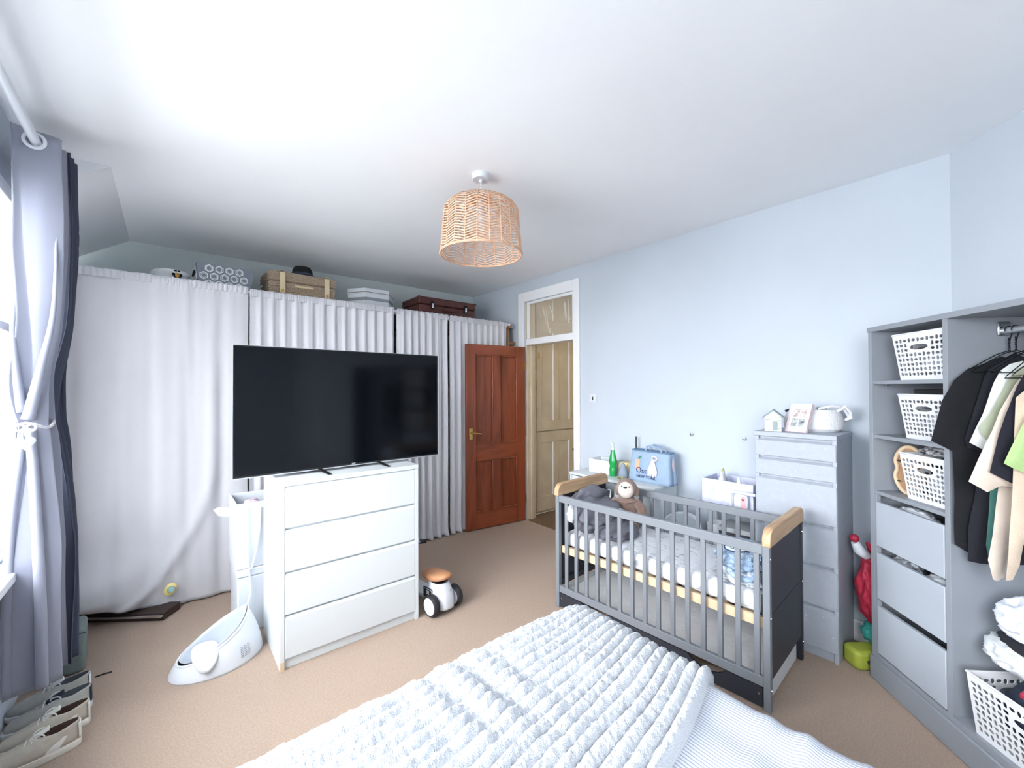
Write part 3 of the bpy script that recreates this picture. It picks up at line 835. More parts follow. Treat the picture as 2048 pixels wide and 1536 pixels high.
MB().add([(a, -.10 + t, b) for a, b, t in v_], f_).build('handle_flap', 'canvas', ub, smooth=True)
MT['nappy'] = mat('printed_packet', '#e9e3ee', .6, col2='#8f6f86', vs=26, det=2)
pk = thing('wrapped_packet', 'pink and grey printed packet sticking up in the white fabric box', 'packet', (-2.72, -1.44, .404))
MB().prism(rrect(-.05, 0, .05, .38, .04), -.035, .035, 'y').build('packet', 'nappy', pk, bevel=.012)
OF = Vector((-2.605, -1.42, .394))
MB().tube([(-2.765, -1.605, .78), (-2.765, -1.612, .55), (-2.763, -1.615, .42), (-2.757, -1.617, .385), (-2.745, -1.617, .40), (-2.72, -1.612, .50), (-2.70, -1.605, .62), (-2.695, -1.602, .76)], .0055, 8).build('drawstring_loop', 'canvas', ub, smooth=True, loc=-OF)
MB().tube([(-2.757, -1.617, .385), (-2.748, -1.62, .30), (-2.752, -1.625, .24), (-2.768, -1.64, .19)], .006, 8).build('drawstring_tail', 'canvas', ub, smooth=True, loc=-OF)

# ================================================================== moulded baby bath seat on the carpet
MT['bathgrey'] = mat('pale_grey_soft_plastic', '#b4bcc5', .45)
bt = thing('baby_bath_seat', 'white moulded baby bath seat with grey inside on the carpet', 'bath seat', (-2.925, -1.80, 0), R(4))
A_, B_ = .212, .150
def rimh(th): return .075 + .185 * max(0, (1 + math.cos(th)) / 2) ** 1.7 + .012 * math.cos(2 * th + math.pi)
def foot(th, k=1):
    c, s_ = math.cos(th), math.sin(th)
    r = 1 - .10 * max(0, c) ** 3
    return (A_ * k * c, B_ * k * s_ * (1 - .18 * max(0, c) ** 2) * r)
def shell(u, v):
    th = 2 * math.pi * u; h = rimh(th); x, y = foot(th)
    lean = 1 - .16 * (v ** 1.5) - .18 * v * v * max(0, math.cos(th)) ** 2
    return (x * lean, y * lean, h * v)
MB().grid(shell, 72, 14).build('outer_shell', 'whiteplastic', bt, smooth=True, solid=.005, angle=180)
def inner(u, v):
    th = 2 * math.pi * u; h = rimh(th); x, y = foot(th)
    l0 = 1 - .16 - .18 * max(0, math.cos(th)) ** 2
    k = l0 * (1 - .80 * v) * (1 - .06)
    z = h * (1 - v) ** 2.2 + .02
    return (x * k + .02 * v, y * k, z - .004)
MB().grid(inner, 72, 14).build('inner_seat', 'bathgrey', bt, smooth=True, solid=.003, angle=180)
MB().lathe([(.0, .022), (.055, .022), (.05, .018)], 20, c=(.02, 0, 0)).build('seat_base', 'bathgrey', bt, smooth=True)
rim = [shell(k / 72, 1) for k in range(72)]
MB().tube(rim, .0065, 8, closed=True).build('rim', 'whiteplastic', bt, smooth=True)
def pom_old(u, v):   # rounded flap folded over the near side
    a = -.085 + .10 * u; q = v
    w_ = math.sin(math.pi * min(1, max(0, u * .92 + .04))) ** .5
    ang_ = R(-20) + R(125) * q * w_
    return (a - .02 + .02 * q, -.045 - .075 * math.sin(max(0, ang_)) - .012, .105 + .028 * math.cos(ang_) - .065 * max(0, q - .5) * w_)
def pom(u, v):
    th = 2 * math.pi * u; r = v; x = -.072 + .058 * r * math.cos(th); p = r * math.sin(th)
    y = -.098 - .060 * p - .014 * (1 - p * p); z = .098 - .050 * p + .036 * (1 - p * p)
    return (x, y, z)
MB().grid(pom, 36, 8).build('pommel_flap', 'whiteplastic', bt, smooth=True, solid=.013, angle=60)
MT['greyprint'] = mat('grey_print', '#8d949c', .7)
lb_ = MB()
for r_ in range(7):
    z = .095 - r_ * .0085; x0 = .085
    for k in range(3):
        th_ = -1.15 + .10 * k
        L = [.9, .7, .8][(r_ + k) % 3]
        P = []
        for j in range(3):
            th = th_ + .09 * L * j / 2; h = rimh(th); v = z / h
            q = shell(th / (2 * math.pi), v); P.append(Vector(q) * 1.0 + Vector((.0, -.0042, 0)))
        vs = []
        for q in P: vs += [q + Vector((0, 0, -.0018)), q + Vector((0, 0, .0018))]
        lb_.add(vs, [(0, 2, 3, 1), (2, 4, 5, 3)])
lb_.build('warning_print', 'greyprint', bt, solid=.0006)

# ================================================================== low board, dark box and yellow toy by the window
MT['darkwood'] = mat('dark_stained_board', '#3a2c28', .6)
lw = thing('low_board', 'dark low board with a pale metal edge under the lifted curtain hem', 'board', (-3.35, -.90, 0), R(-37))
box('board', 'darkwood', lw, -.32, -.03, .0, .26, .12, .05, .003)
box('metal_edge', 'chrome', lw, -.32, -.05, .028, .26, -.03, .042, .002)
MT['greencloth'] = mat('grey_green_cloth', '#6f7a7a', .95, bump=.3, bs=60)
gb = thing('cloth_covered_box', 'grey green cloth covered box on the floor behind the grey curtain', 'box', (-3.60, -1.36, 0), R(3))
MB().prism(rrect(-.095, -.09, .12, .10, .03), 0, .235).build('box', 'greencloth', gb, bevel=.02, seg=3)
box('seam', 'navylining', gb, -.096, -.0905, .205, .121, -.089, .210, 0)
MT['yellow'] = mat('pale_yellow_plastic', '#f0dc8c', .5); MT['teal_l'] = mat('pale_teal_plastic', '#9fc9c4', .3)
yt = thing('night_light', 'small pale yellow toy with a round teal centre hanging on the white curtain', 'toy', (-3.125, -.962, .148))
v_, f_ = pillow([(.030 * math.cos(t) * (1 + .25 * math.cos(t + 2.6) ** 4), .038 * math.sin(t) * (1 + .18 * math.cos(t + 2.2) ** 4)) for t in [2 * math.pi * k / 26 for k in range(26)]], .012, 2, edge=.02)
MB().add([(a, t, b) for a, b, t in v_], f_).build('body', 'yellow', yt, smooth=True)
MB().lathe([(.019, 0), (.017, .006), (0, .007)], 20, c=(.004, -.010, .002), m=Matrix.Rotation(R(90), 3, 'X')).build('centre', 'teal_l', yt, smooth=True)
MB().tube([(.004 + .0205 * math.cos(t), -.012, .002 + .0205 * math.sin(t)) for t in [2 * math.pi * k / 24 for k in range(24)]], .0025, 6, closed=True).build('ring', 'greyfelt', yt, smooth=True)

# ================================================================== ride-on scooter toy
MT['tan'] = mat('tan_seat_vinyl', '#b98560', .45); MT['tyre'] = mat('black_tyre', '#26242a', .6)
st = thing('ride_on_scooter', 'white toddler ride on scooter with tan seat and black wheels beside the chest', 'toy scooter', (-1.708, -2.135, 0), R(9))
RX_ = Matrix.Rotation(R(90), 3, 'Y')
def wheel(x, y, r, wd, par, hub='whiteplastic'):
    t_ = MB().lathe([(r * .55, -wd / 2), (r * .9, -wd / 2), (r, -wd * .3), (r, wd * .3), (r * .9, wd / 2), (r * .55, wd / 2)], 28, c=(x, y, r), m=RX_).build('wheel', 'tyre', par, smooth=True)
    MB().lathe([(0, -wd * .56), (r * .45, -wd * .56), (r * .78, -wd * .50), (r * .78, wd * .50), (r * .45, wd * .56), (0, wd * .56)], 24, c=(x, y, r), m=RX_).build('wheel_hub', hub, t_, smooth=True)
wheel(-.098, 0, .070, .045, st); wheel(.098, 0, .070, .045, st); wheel(0, .42, .070, .045, st)
MB().tube([(-.12, 0, .07), (.12, 0, .07)], .012, 10).build('axle', 'silver', st, smooth=True)
def fend(u, v):
    th = 2 * math.pi * u; z = .035 + .155 * v
    wx = .062 - .010 * v + .010 * math.sin(math.pi * v); wy = .085 - .02 * v + .015 * math.sin(math.pi * v)
    c, s_ = math.cos(th), math.sin(th)
    return (wx * math.copysign(abs(c) ** .7, c), .015 + .03 * v + wy * math.copysign(abs(s_) ** .7, s_), z)
MB().grid(fend, 40, 12).build('body', 'whiteplastic', st, smooth=True, angle=180, solid=.004)
MB().lathe([(.0, .19), (.05, .19)], 20, c=(0, .045, 0)).build('body_top', 'whiteplastic', st)
def seatf(u, v):
    th = 2 * math.pi * u; k = math.sin(math.pi * v) ** .45; c, s_ = math.cos(th), math.sin(th)
    return (.072 * k * math.copysign(abs(c) ** .8, c), .07 + .125 * k * math.copysign(abs(s_) ** .8, s_), .215 - .026 * math.cos(math.pi * v) + .025 * max(0, (-s_ * k)) )
MB().grid(seatf, 36, 12).build('seat', 'tan', st, smooth=True, angle=180)
MB().prism(rrect(-.06, .08, .06, .40, .03), .06, .085).build('footboard', 'whiteplastic', st, bevel=.006)
sp_ = MB().prism(rrect(.0, .0, .10, .075, .012), -.003, .003, 'x').build('side_panel', 'black', st, loc=(-.066, .03, .075))
MB().prism(rrect(.004, .004, .096, .071, .010), -.0038, -.0032, 'x').build('panel_face', 'greychest', sp_)
MB().prism(rrect(.010, .010, .090, .065, .008), -.0042, -.0036, 'x').build('panel_inset', 'black', sp_)
text('panel_print', '88', 'white', sp_, (-.0046, .05, .045), (R(90), 0, R(-90)), .034, .0003)
text('panel_print', '///', 'white', sp_, (-.0046, .05, .019), (R(90), 0, R(-90)), .018, .0003)
MB().tube([(0, .40, .07), (0, .38, .20), (0, .34, .36)], .022, 12).build('front_column', 'whiteplastic', st, smooth=True)
MB().tube([(-.09, .32, .365), (0, .34, .37), (.09, .32, .365)], .010, 10).build('handlebar', 'silver', st, smooth=True)
for sx in (-1, 1): MB().tube([(sx * .05, .33, .367), (sx * .095, .318, .364)], .015, 12).build('grip', 'black', st, smooth=True)
for r_ in range(3): text('small_print', ['oooo', 'ooo', 'oo'][r_], 'greyprint', st, (.012 + .004 * r_, -.0585 + .0015 * r_, .155 - .010 * r_), (R(82), 0, 0), .010, .0004)

# ================================================================== shoes
def shoe(label, loc, rz, upper, patch, sole, lace, lining, patchpos, sc=.98):
    t = thing('sneaker', label, 'shoe', loc, rz, group='sneakers lined up under the dormer window', scale=(sc, sc, sc))
    # local: heel at x=0, toe at +x
    def outline(x1, hw, x0=0.0, n=28):
        P = []
        L = x1 - x0
        for k in range(n):
            a = 2 * math.pi * k / n; c, s_ = math.cos(a), math.sin(a)
            x = x0 + L / 2 + L / 2 * math.copysign(abs(c) ** .75, c)
            f = (x - x0) / L
            w = hw * (.80 + .28 * f - .10 * math.cos(2 * math.pi * f)) * (1 - .35 * max(0, f - .75) / .25)
            P.append((x, w * math.copysign(abs(s_) ** .62, s_)))
        return P
    m_ = MB(); loops = [(0, .27, .044, -.003), (.006, .278, .048, -.007), (.030, .278, .048, -.007), (.033, .272, .044, -.002)]
    n = 28
    for z, x1, hw, x0 in loops: m_.v += [(x, y, z + (.008 * max(0, (x - .22) / .05) if z < .01 else 0)) for x, y in outline(x1, hw, x0)]
    m_.f += [(k * n + j, k * n + (j + 1) % n, (k + 1) * n + (j + 1) % n, (k + 1) * n + j) for k in range(3) for j in range(n)]
    m_.f += [tuple(range(n - 1, -1, -1)), tuple(3 * n + j for j in range(n))]
    m_.build('sole', sole, t, smooth=True, angle=50)
    ls_ = [(.030, .268, .043, 0), (.050, .264, .0435, -.001), (.062, .252, .042, .0), (.072, .226, .039, .002), (.081, .190, .036, .003), (.090, .152, .032, .003), (.098, .120, .028, .001)]
    m_ = MB()
    for z, x1, hw, x0 in ls_: m_.v += [(x, y, z + (.012 * (1 - x / .06) if (z > .08 and x < .06) else 0)) for x, y in outline(x1, hw, x0)]
    k_ = len(ls_) - 1
    m_.f += [(k * n + j, k * n + (j + 1) % n, (k + 1) * n + (j + 1) % n, (k + 1) * n + j) for k in range(k_) for j in range(n)]
    m_.build('upper', upper, t, smooth=True, solid=.004, angle=180)
    m_ = MB(); li = [(.100, .114, .025, .004), (.07, .112, .027, .008), (.040, .13, .028, .012)]
    for z, x1, hw, x0 in li: m_.v += [(x, y, z + (.010 * (1 - x / .06) if (z > .08 and x < .06) else 0)) for x, y in outline(x1, hw, x0)]
    m_.f += [(k * n + j, k * n + (j + 1) % n, (k + 1) * n + (j + 1) % n, (k + 1) * n + j) for k in range(2) for j in range(n)]
    m_.f.append(tuple(2 * n + j for j in range(n)))
    m_.build('lining', lining, t, smooth=True)
    MB().grid(lambda u, v: (.088 + .055 * v, (-.5 + u) * (.034 - .004 * v), .116 - .024 * v + .006 * math.sin(math.pi * u)), 8, 8).build('tongue', patch, t, smooth=True, solid=.006)
    lc = MB()
    for k in range(5):
        x = .122 + .021 * k; z = .103 - .0095 * k
        s_ = 1 if k % 2 else -1
        lc.tube([(x, -.022 * 1, z - .008), (x + .006, -.01 * s_, z + .004), (x + .010, .012 * s_, z + .003), (x + .014, .022, z - .013)], .0028, 5)
    for s_ in (-1, 1): lc.tube([(.116 + .02 * math.cos(a) * .8, s_ * (.012 + .016 * math.sin(a / 2) ** 2), .104 + .010 * math.sin(a)) for a in [2 * math.pi * k / 14 for k in range(14)]], .0028, 5, closed=True)
    lc.build('laces', lace, t, smooth=True)
    for s_ in (-1, 1):
        v_, f_ = pillow(patchpos, .0022, 2, edge=.02)
        m_ = MB()
        vs = []
        for a, b, tt in v_:
            f = a / .27; hw = .0445 * (.80 + .28 * f - .10 * math.cos(2 * math.pi * f)) * (1 - .35 * max(0, f - .75) / .25)
            hw *= (1 - .28 * max(0, (b - .05) / .04))
            vs.append((a, s_ * (hw + .001 + tt), b))
        m_.add(vs, f_).build('side_patch', patch, t, smooth=True)
    v_, f_ = pillow([(.0, .03), (.0, .085), (.006, .098), (-.004, .1), (-.006, .03)], .0, 0)
    MB().grid(lambda u, v: (.004 - .008 * math.cos((u - .5) * 2.4) + .002 * v, .022 * math.sin((u - .5) * 2.4), .034 + .066 * v), 8, 6).build('heel_tab', patch, t, smooth=True, solid=.004)
    return t
MT['suede'] = mat('beige_suede', '#cdc5b7', .95, var=.15, vs=30, bump=.2, bs=300)
MT['suede2'] = mat('grey_suede', '#bdbcb7', .95, var=.12, vs=30, bump=.2, bs=300)
MT['offwhite'] = mat('off_white_leather', '#ebe8e0', .6); MT['solewhite'] = mat('cream_rubber', '#eae5d9', .6)
MT['whiteleather'] = mat('white_leather', '#e6e8ea', .5); MT['navyleather'] = mat('navy_leather', '#2b3040', .5)
MT['brownlining'] = mat('brown_lining', '#5b463e', .9); MT['greylining'] = mat('grey_lining', '#6d727c', .9)
pA = [(.06, .032), (.10, .032), (.085, .062), (.05, .075), (.035, .07)]
pB = [(.09, .032), (.13, .032), (.125, .062), (.10, .064)]
HS = math.pi
shoe('beige suede sneaker at the front of the row, heel patch off white', (-3.425, -2.065, 0), HS + .10, 'suede', 'offwhite', 'solewhite', 'offwhite', 'brownlining', pA)
shoe('beige suede sneaker with an untied white lace, second from the front', (-3.412, -1.932, 0), HS + .13, 'suede', 'offwhite', 'solewhite', 'offwhite', 'brownlining', pA)
shoe('grey and white sneaker with a navy patch, third from the front', (-3.418, -1.80, 0), HS + .16, 'suede2', 'navyleather', 'whiteleather', 'whiteleather', 'greylining', pB)
shoe('grey and white sneaker at the back of the row nearest the curtain', (-3.435, -1.675, 0), HS + .14, 'suede2', 'whiteleather', 'whiteleather', 'whiteleather', 'greylining', pB)
bl = tag(MB().tube([(-3.43, -1.545, .004), (-3.40, -1.54, .004), (-3.365, -1.545, .004)], .0035, 6).build('loose_lace', 'black', smooth=True), 'short black lace lying on the carpet behind the sneakers', 'lace')

# ================================================================== bed, duvet and ribbed throw
bed = thing('bed', 'double bed under a pinstripe duvet in the foreground', 'bed', (0, 0, 0))
BX0, BX1, BY0, BY1 = -3.66, -1.77, -4.86, -3.38
MT['divan'] = mat('grey_divan_fabric', '#a6aab2', .9, bump=.2, bs=300)
box('divan_base', 'divan', bed, BX0, BY0, .06, BX1 - .02, BY1 - .02, .30, .01)
box('mattress', 'canvas', bed, BX0, BY0, .302, BX1 - .01, BY1 - .01, .50, .04)
for x in (BX0 + .1, BX1 - .12):
    for y in (BY0 + .1, BY1 - .12): MB().lathe([(.02, 0), (.025, .06)], 10, c=(x, y, 0)).build('castor', 'black', bed, smooth=True)

def roll(a, r, L=9):   # a<0 flat, then quarter round of radius r, then straight drop
    if a <= 0: return a, 0.0, 0.0
    if a < r * math.pi / 2:
        t = a / r; return r * math.sin(t), -(r - r * math.cos(t)), t
    return r, -r - (a - r * math.pi / 2), math.pi / 2
NU, NV = 150, 130
nzA = vnoise(NU + 1, NV + 1, 9, 7, 11); nzB = vnoise(NU + 1, NV + 1, 26, 5, 12)
rr = .085; xf = BX1 + .015 - rr; yfar = BY1 + .012 - rr
m_ = MB()
for i in range(NU + 1):
    a = -1.80 + 2.20 * i / NU
    hx_, zx, tx = roll(a, rr)
    for j in range(NV + 1):
        b = -1.46 + 1.84 * j / NV
        hy, zy, ty = roll(b, rr)
        z = .548 + zx + zy + (.010 * nzA[i, j] + .006 * nzB[i, j]) * math.cos(min(tx, 1.3)) - .012 * math.exp(-((b + 1.0 + .15 * a) / .05) ** 2) * 0
        # a few long soft wrinkles running from the throw edge to the foot of the bed
        for c0, sl, am in ((-1.02, .30, .010), (-.86, .22, .012), (-1.22, .36, .010), (-.74, .14, .008)):
            z += am * math.exp(-((b - c0 - sl * (a + .3)) / .022) ** 2) * (1 if a < .05 else math.exp(-(a - .05) * 20))
        out = .006 * nzA[i, j]
        m_.v.append((xf + hx_ + out * math.sin(tx), yfar + hy + out * math.sin(ty), max(z, .07)))
m_.f = [(i * (NV + 1) + j, (i + 1) * (NV + 1) + j, (i + 1) * (NV + 1) + j + 1, i * (NV + 1) + j + 1) for i in range(NU) for j in range(NV)]
tag(m_.build('duvet', 'pin', smooth=True, angle=180, solid=.006), 'white and grey pinstripe duvet covering the bed', 'duvet')

NR = 25; NU, NV = 430, NR * 10
rT = .11; zT = .572
xfl = BX1 + .035 - rT; yfl = BY1 + .035 - rT
f1 = vnoise(NU + 1, NV + 1, 300, 170, 21); f2 = vnoise(NU + 1, NV + 1, 120, 60, 22); f3 = vnoise(NU + 1, NV + 1, 16, 9, 23); f4 = vnoise(NU + 1, NV + 1, 8, 12, 24)
ar = rT * math.pi / 2
m_ = MB()
for i in range(NU + 1):
    a = -1.85 + 2.20 * i / NU
    hx_, zx, tx = roll(a, rT)
    xa = xfl + hx_
    ynear = -3.965 - .205 * max(0, (-1.76 - xa)) + .008 * math.sin(a * 9)
    Lf = yfl - ynear; Lt = Lf + ar + .22
    for j in range(NV + 1):
        t = j / NV
        q = t * Lt - Lf           # distance past the far flat line
        hy, zy, ty = roll(q, rT)
        ph = t * NR + .16 * f4[i, j] + .06 * f3[i, j]
        rib = abs(math.sin(math.pi * ph)) ** .6
        bunch = math.exp(-((xa + 2.42) / .16) ** 2) * math.exp(-((q + .12) / .20) ** 2)
        hgt = .021 * rib + .0036 * f1[i, j] + .0025 * f2[i, j] + .006 * f3[i, j] + bunch * (.013 * math.sin(xa * 55 + 6 * t) * rib)
        edge = min(1, t / .012)
        hgt = hgt * edge - .022 * (1 - edge)
        nrm = Vector((math.sin(tx), math.sin(ty), max(.0, math.cos(tx) * math.cos(ty))))
        if nrm.length > 1e-6: nrm.normalize()
        p = Vector((xa, yfl + hy, max(zT + zx + zy, .12))) + nrm * hgt
        m_.v.append(tuple(p))
m_.f = [(i * (NV + 1) + j, (i + 1) * (NV + 1) + j, (i + 1) * (NV + 1) + j + 1, i * (NV + 1) + j + 1) for i in range(NU) for j in range(NV)]
tag(m_.build('throw_blanket', 'throw', smooth=True, angle=180), 'fluffy white ribbed throw spread over the bed', 'blanket')

# ================================================================== cot
HWc, HLc = .29, .65
cot = thing('cot', 'charcoal grey slatted baby cot with oak end caps', 'cot', (-.764, -3.216, 0), R(3))
for sy in (1, -1):
    ya, yb = (HLc - .024, HLc) if sy > 0 else (-HLc, -HLc + .024)
    ep = box('end_panel', 'cot_shaded', cot, -HWc + .03, ya + .004, .135, HWc - .03, yb - .004, .757, .002)
    box('panel_seam', 'black', ep, -HWc + .03, ya + .003, .436, HWc - .03, yb - .003, .440, 0)
    for sx in (1, -1):
        xa, xb_ = (HWc - .03, HWc) if sx > 0 else (-HWc, -HWc + .03)
        ps = box('post', 'cot_lit' if sx < 0 else 'cot_shaded', cot, xa, ya - (.006 if sy > 0 else 0), 0, xb_, yb + (.006 if sy < 0 else 0), .757, .003)  # window-side posts take the lit tone, the far ones the shaded tone
        for z in (.10, .43, .70):
            MB().lathe([(.006, 0), (.005, .003), (0, .0035)], 10, c=((xa + xb_) / 2, (yb if sy > 0 else ya), z), m=Matrix.Rotation(R(-90 if sy > 0 else 90), 3, 'X')).build('bolt', 'chrome', ps, smooth=True)
    cr = .055
    pr = [(-HWc - .004, .757)] + [(HWc + .004, .757)] + arc(HWc + .004 - cr, .838 - cr, cr, 0, math.pi / 2, 8) + arc(-HWc - .004 + cr, .838 - cr, cr, math.pi / 2, math.pi, 8)
    MB().prism(pr, ya - .006, yb + .006, 'y').build('end_cap', 'oak', cot, bevel=.004)
    box('lower_rail', 'cot_shaded', cot, -HWc + .03, ya - .008 if sy > 0 else yb, .15, HWc - .03, ya if sy > 0 else yb + .008, .185, .002)
def yrow(n): return [HLc - .024 - .06 + (-2 * (HLc - .024) + .12) * k / (n - 1) for k in range(n)]
for sx in (-1, 1):
    xa, xb_ = (-HWc + .003, -HWc + .027) if sx < 0 else (HWc - .027, HWc - .003)
    box('top_rail', 'cot_lit', cot, xa, -HLc + .03, .716, xb_, HLc - .03, .762, .003)
    box('bottom_rail', 'cot_lit', cot, xa, -HLc + .03, .106, xb_, HLc - .03, .152, .003)
    xc = (xa + xb_) / 2
    for k in range(15):
        y = .563 - .0825 * k if sx < 0 else .568 - .081 * k
        MB().box(xc - .007, y - .0125, .150, xc + .007, y + .0125, .718).build('slat', 'cot_lit', cot, bevel=.003)
# under-cot drawer with scooped grips
def scoop(y0, y1, zt, dp, n=8):
    P = []
    for k in range(n + 1):
        t = k / n; P.append((y0 + (y1 - y0) * t, zt - dp * (math.sin(math.pi * t) ** .8)))
    return P
po = [(-.615, .012), (.615, .012), (.615, .102)] + scoop(.44, .23, .102, .045) + scoop(-.26, -.46, .102, .045) + [(-.615, .102)]
dw = MB().prism(po, -HWc + .004, -HWc + .020, 'x').build('drawer_front', 'cot_shaded', cot)
for y in (.60, -.60): MB().lathe([(.006, 0), (.005, .003), (0, .0035)], 10, c=(-HWc + .004, y, .07), m=Matrix.Rotation(R(-90), 3, 'Y')).build('bolt', 'chrome', dw, smooth=True)
box('drawer_side', 'white', cot, -HWc + .034, -.628, .018, HWc - .06, -.616, .128, .001)
box('drawer_side', 'white', cot, -HWc + .034, .616, .018, HWc - .06, .628, .128, .001)
MT['greysheet'] = mat('pale_grey_cover', '#e4e6ea', .9, var=.06, vs=9, bump=.3, bs=30)
box('drawer_cover', 'greysheet', cot, -HWc + .03, -.612, .098, HWc - .03, .612, .104, .001)
bs_ = box('base_rail', 'pine', cot, -HWc + .031, -HLc + .032, .366, -HWc + .052, HLc - .032, .414, .002)
box('base_rail', 'pine', cot, HWc - .052, -HLc + .032, .366, HWc - .031, HLc - .032, .414, .002)
for k in range(9):
    y = -.54 + .135 * k
    box('base_slat', 'pine', cot, -HWc + .052, y - .03, .392, HWc - .052, y + .03, .404, .001)
# mattress with printed fitted sheet
def sheetprint():
    m, nt, b = base('printed_cot_sheet'); b.inputs['Roughness'].default_value = .9
    tc = nt.nodes.new('ShaderNodeTexCoord'); mp = nt.nodes.new('ShaderNodeMapping'); mp.inputs['Scale'].default_value = (6, 1.5, 2); mp.inputs['Rotation'].default_value = (0, 0, .5)
    n = nt.nodes.new('ShaderNodeTexNoise'); n.inputs['Scale'].default_value = 9; n.inputs['Detail'].default_value = 2; n.inputs['Distortion'].default_value = .6
    rp = nt.nodes.new('ShaderNodeValToRGB'); e = rp.color_ramp.elements
    e[0].position = .60; e[0].color = lin('#d8dbe0'); e[1].position = .66; e[1].color = lin('#9da1a9')
    nt.links.new(tc.outputs['Object'], mp.inputs[0]); nt.links.new(mp.outputs[0], n.inputs['Vector']); nt.links.new(n.outputs['Fac'], rp.inputs[0]); nt.links.new(rp.outputs[0], b.inputs['Base Color'])
    return m
MT['sheet'] = sheetprint()
cm = thing('cot_mattress', 'thin cot mattress in a white printed fitted sheet', 'mattress', (-.764, -3.216, .4145), R(3))
def matt(u, v):
    th = 2 * math.pi * u; c, s_ = math.cos(th), math.sin(th); k = math.sin(math.pi * v) ** .22
    x = .255 * k * math.copysign(abs(c) ** .18, c); y = .612 * k * math.copysign(abs(s_) ** .18, s_)
    z = .052 - .052 * math.copysign(abs(math.cos(math.pi * v)) ** .5, math.cos(math.pi * v))
    z += .006 * noise.noise(Vector((x * 9, y * 9, 3))) * (1 if v > .5 else 0) + .004 * math.sin(y * 60 + x * 20) * (1 if .2 < v < .8 else 0) * .6
    return (x, y, z)
MB().grid(matt, 160, 40).build('sheet', 'sheet', cm, smooth=True, angle=180)
box('core', 'canvas', cm, -.24, -.60, .006, .24, .60, .09, .01)
CA, SA = math.cos(R(3)), math.sin(R(3))
def cw(x, y): return (-.764 + x * CA - y * SA, -3.216 + x * SA + y * CA)
MZ = .519
# grey crumpled blanket at the far end
MT['greyblanket'] = mat('dark_grey_jersey', '#6a6b75', .95, var=.06, vs=12, bump=.2, bs=400)
gx, gy = cw(-.05, .44)
gbk = thing('grey_blanket', 'crumpled dark grey blanket heaped at the door end of the cot', 'blanket', (gx, gy, MZ), R(3))
blob((0, .03, .10), (.205, .165, .108), .30, 1.25, 5, 3, False, -.10, 2).build('heap', 'greyblanket', gbk, smooth=True, angle=180)
blob((.04, .125, .19), (.185, .07, .085), .30, 1.3, 5, 5, False, None, 2).build('upper_fold', 'greyblanket', gbk, smooth=True, angle=180)
blob((-.03, -.15, .045), (.19, .11, .05), .28, 1.5, 5, 8, False, -.045, 2).build('front_fold', 'greyblanket', gbk, smooth=True, angle=180)
blob((-.205, .10, .13), (.03, .03, .06), .3, 3, 3, 9).build('white_corner', 'canvas', gbk, smooth=True, angle=180)
# plush toy sitting against the back rail
MT['plush'] = mat('brown_plush', '#8d7164', 1, var=.25, vs=60, bump=1.0, bs=260, sheen=.4)
MT['plushface'] = mat('pale_plush', '#dccfc6', 1, var=.08, vs=40, bump=.7, bs=260)
bx_, by_ = cw(.10, .335)
br = thing('plush_toy', 'brown plush toy with a pale face sitting on the cot mattress', 'soft toy', (bx_, by_, MZ + .02), R(-62), scale=(1.2, 1.2, 1.2))
# local: -y faces the viewer side
blob((0, 0, .085), (.072, .06, .095), .10, 5, 4, 1).build('body', 'plush', br, smooth=True, angle=180)
hd_ = blob((0, -.005, .215), (.058, .052, .058), .06, 5, 4, 2).build('head', 'plush', br, smooth=True, angle=180)
MB().sphere((0, -.036, .212), .045, .03, .048, 18, 12).build('face', 'plushface', hd_, smooth=True)
MB().sphere((0, -.066, .232), .011, .007, .007, 10, 6).build('nose', 'black', hd_, smooth=True)
for sx in (-1, 1):
    MB().sphere((sx * .02, -.060, .236), .004, n=8, k=6).build('eye', 'black', hd_, smooth=True)
    MB().sphere((sx * .056, .0, .20), .014, .018, .03, 12, 8).build('ear', 'plush', hd_, smooth=True)
    MB().tube([(sx * .05, -.01, .15), (sx * .085, -.03, .11), (sx * .095, -.05, .06)], [.022, .027, .022], 10).build('arm', 'plush', br, smooth=True)
    MB().tube([(sx * .03, -.02, .03), (sx * .05, -.08, .02), (sx * .055, -.115, .02)], [.028, .028, .024], 10).build('leg', 'plush', br, smooth=True)
MB().tube([(-.058, -.035, .155), (0, -.055, .145), (.058, -.035, .155)], .007, 6).build('neck_ribbon', 'plush', br, smooth=True)
# small white toy with black spots next to it
wx_, wy_ = cw(-.03, .30)
ws_ = thing('spotted_toy', 'tiny white toy with dark spots on the grey blanket in the cot', 'soft toy', (wx_, wy_, MZ + .105))
blob((0, 0, .03), (.028, .028, .034), .12, 5, 3, 6).build('body', 'canvas', ws_, smooth=True, angle=180)
for a in (.3, 1.6, 3.0, 4.4): MB().sphere((.024 * math.cos(a), .024 * math.sin(a), .032), .006, n=8, k=6).build('spot', 'black', ws_, smooth=True)
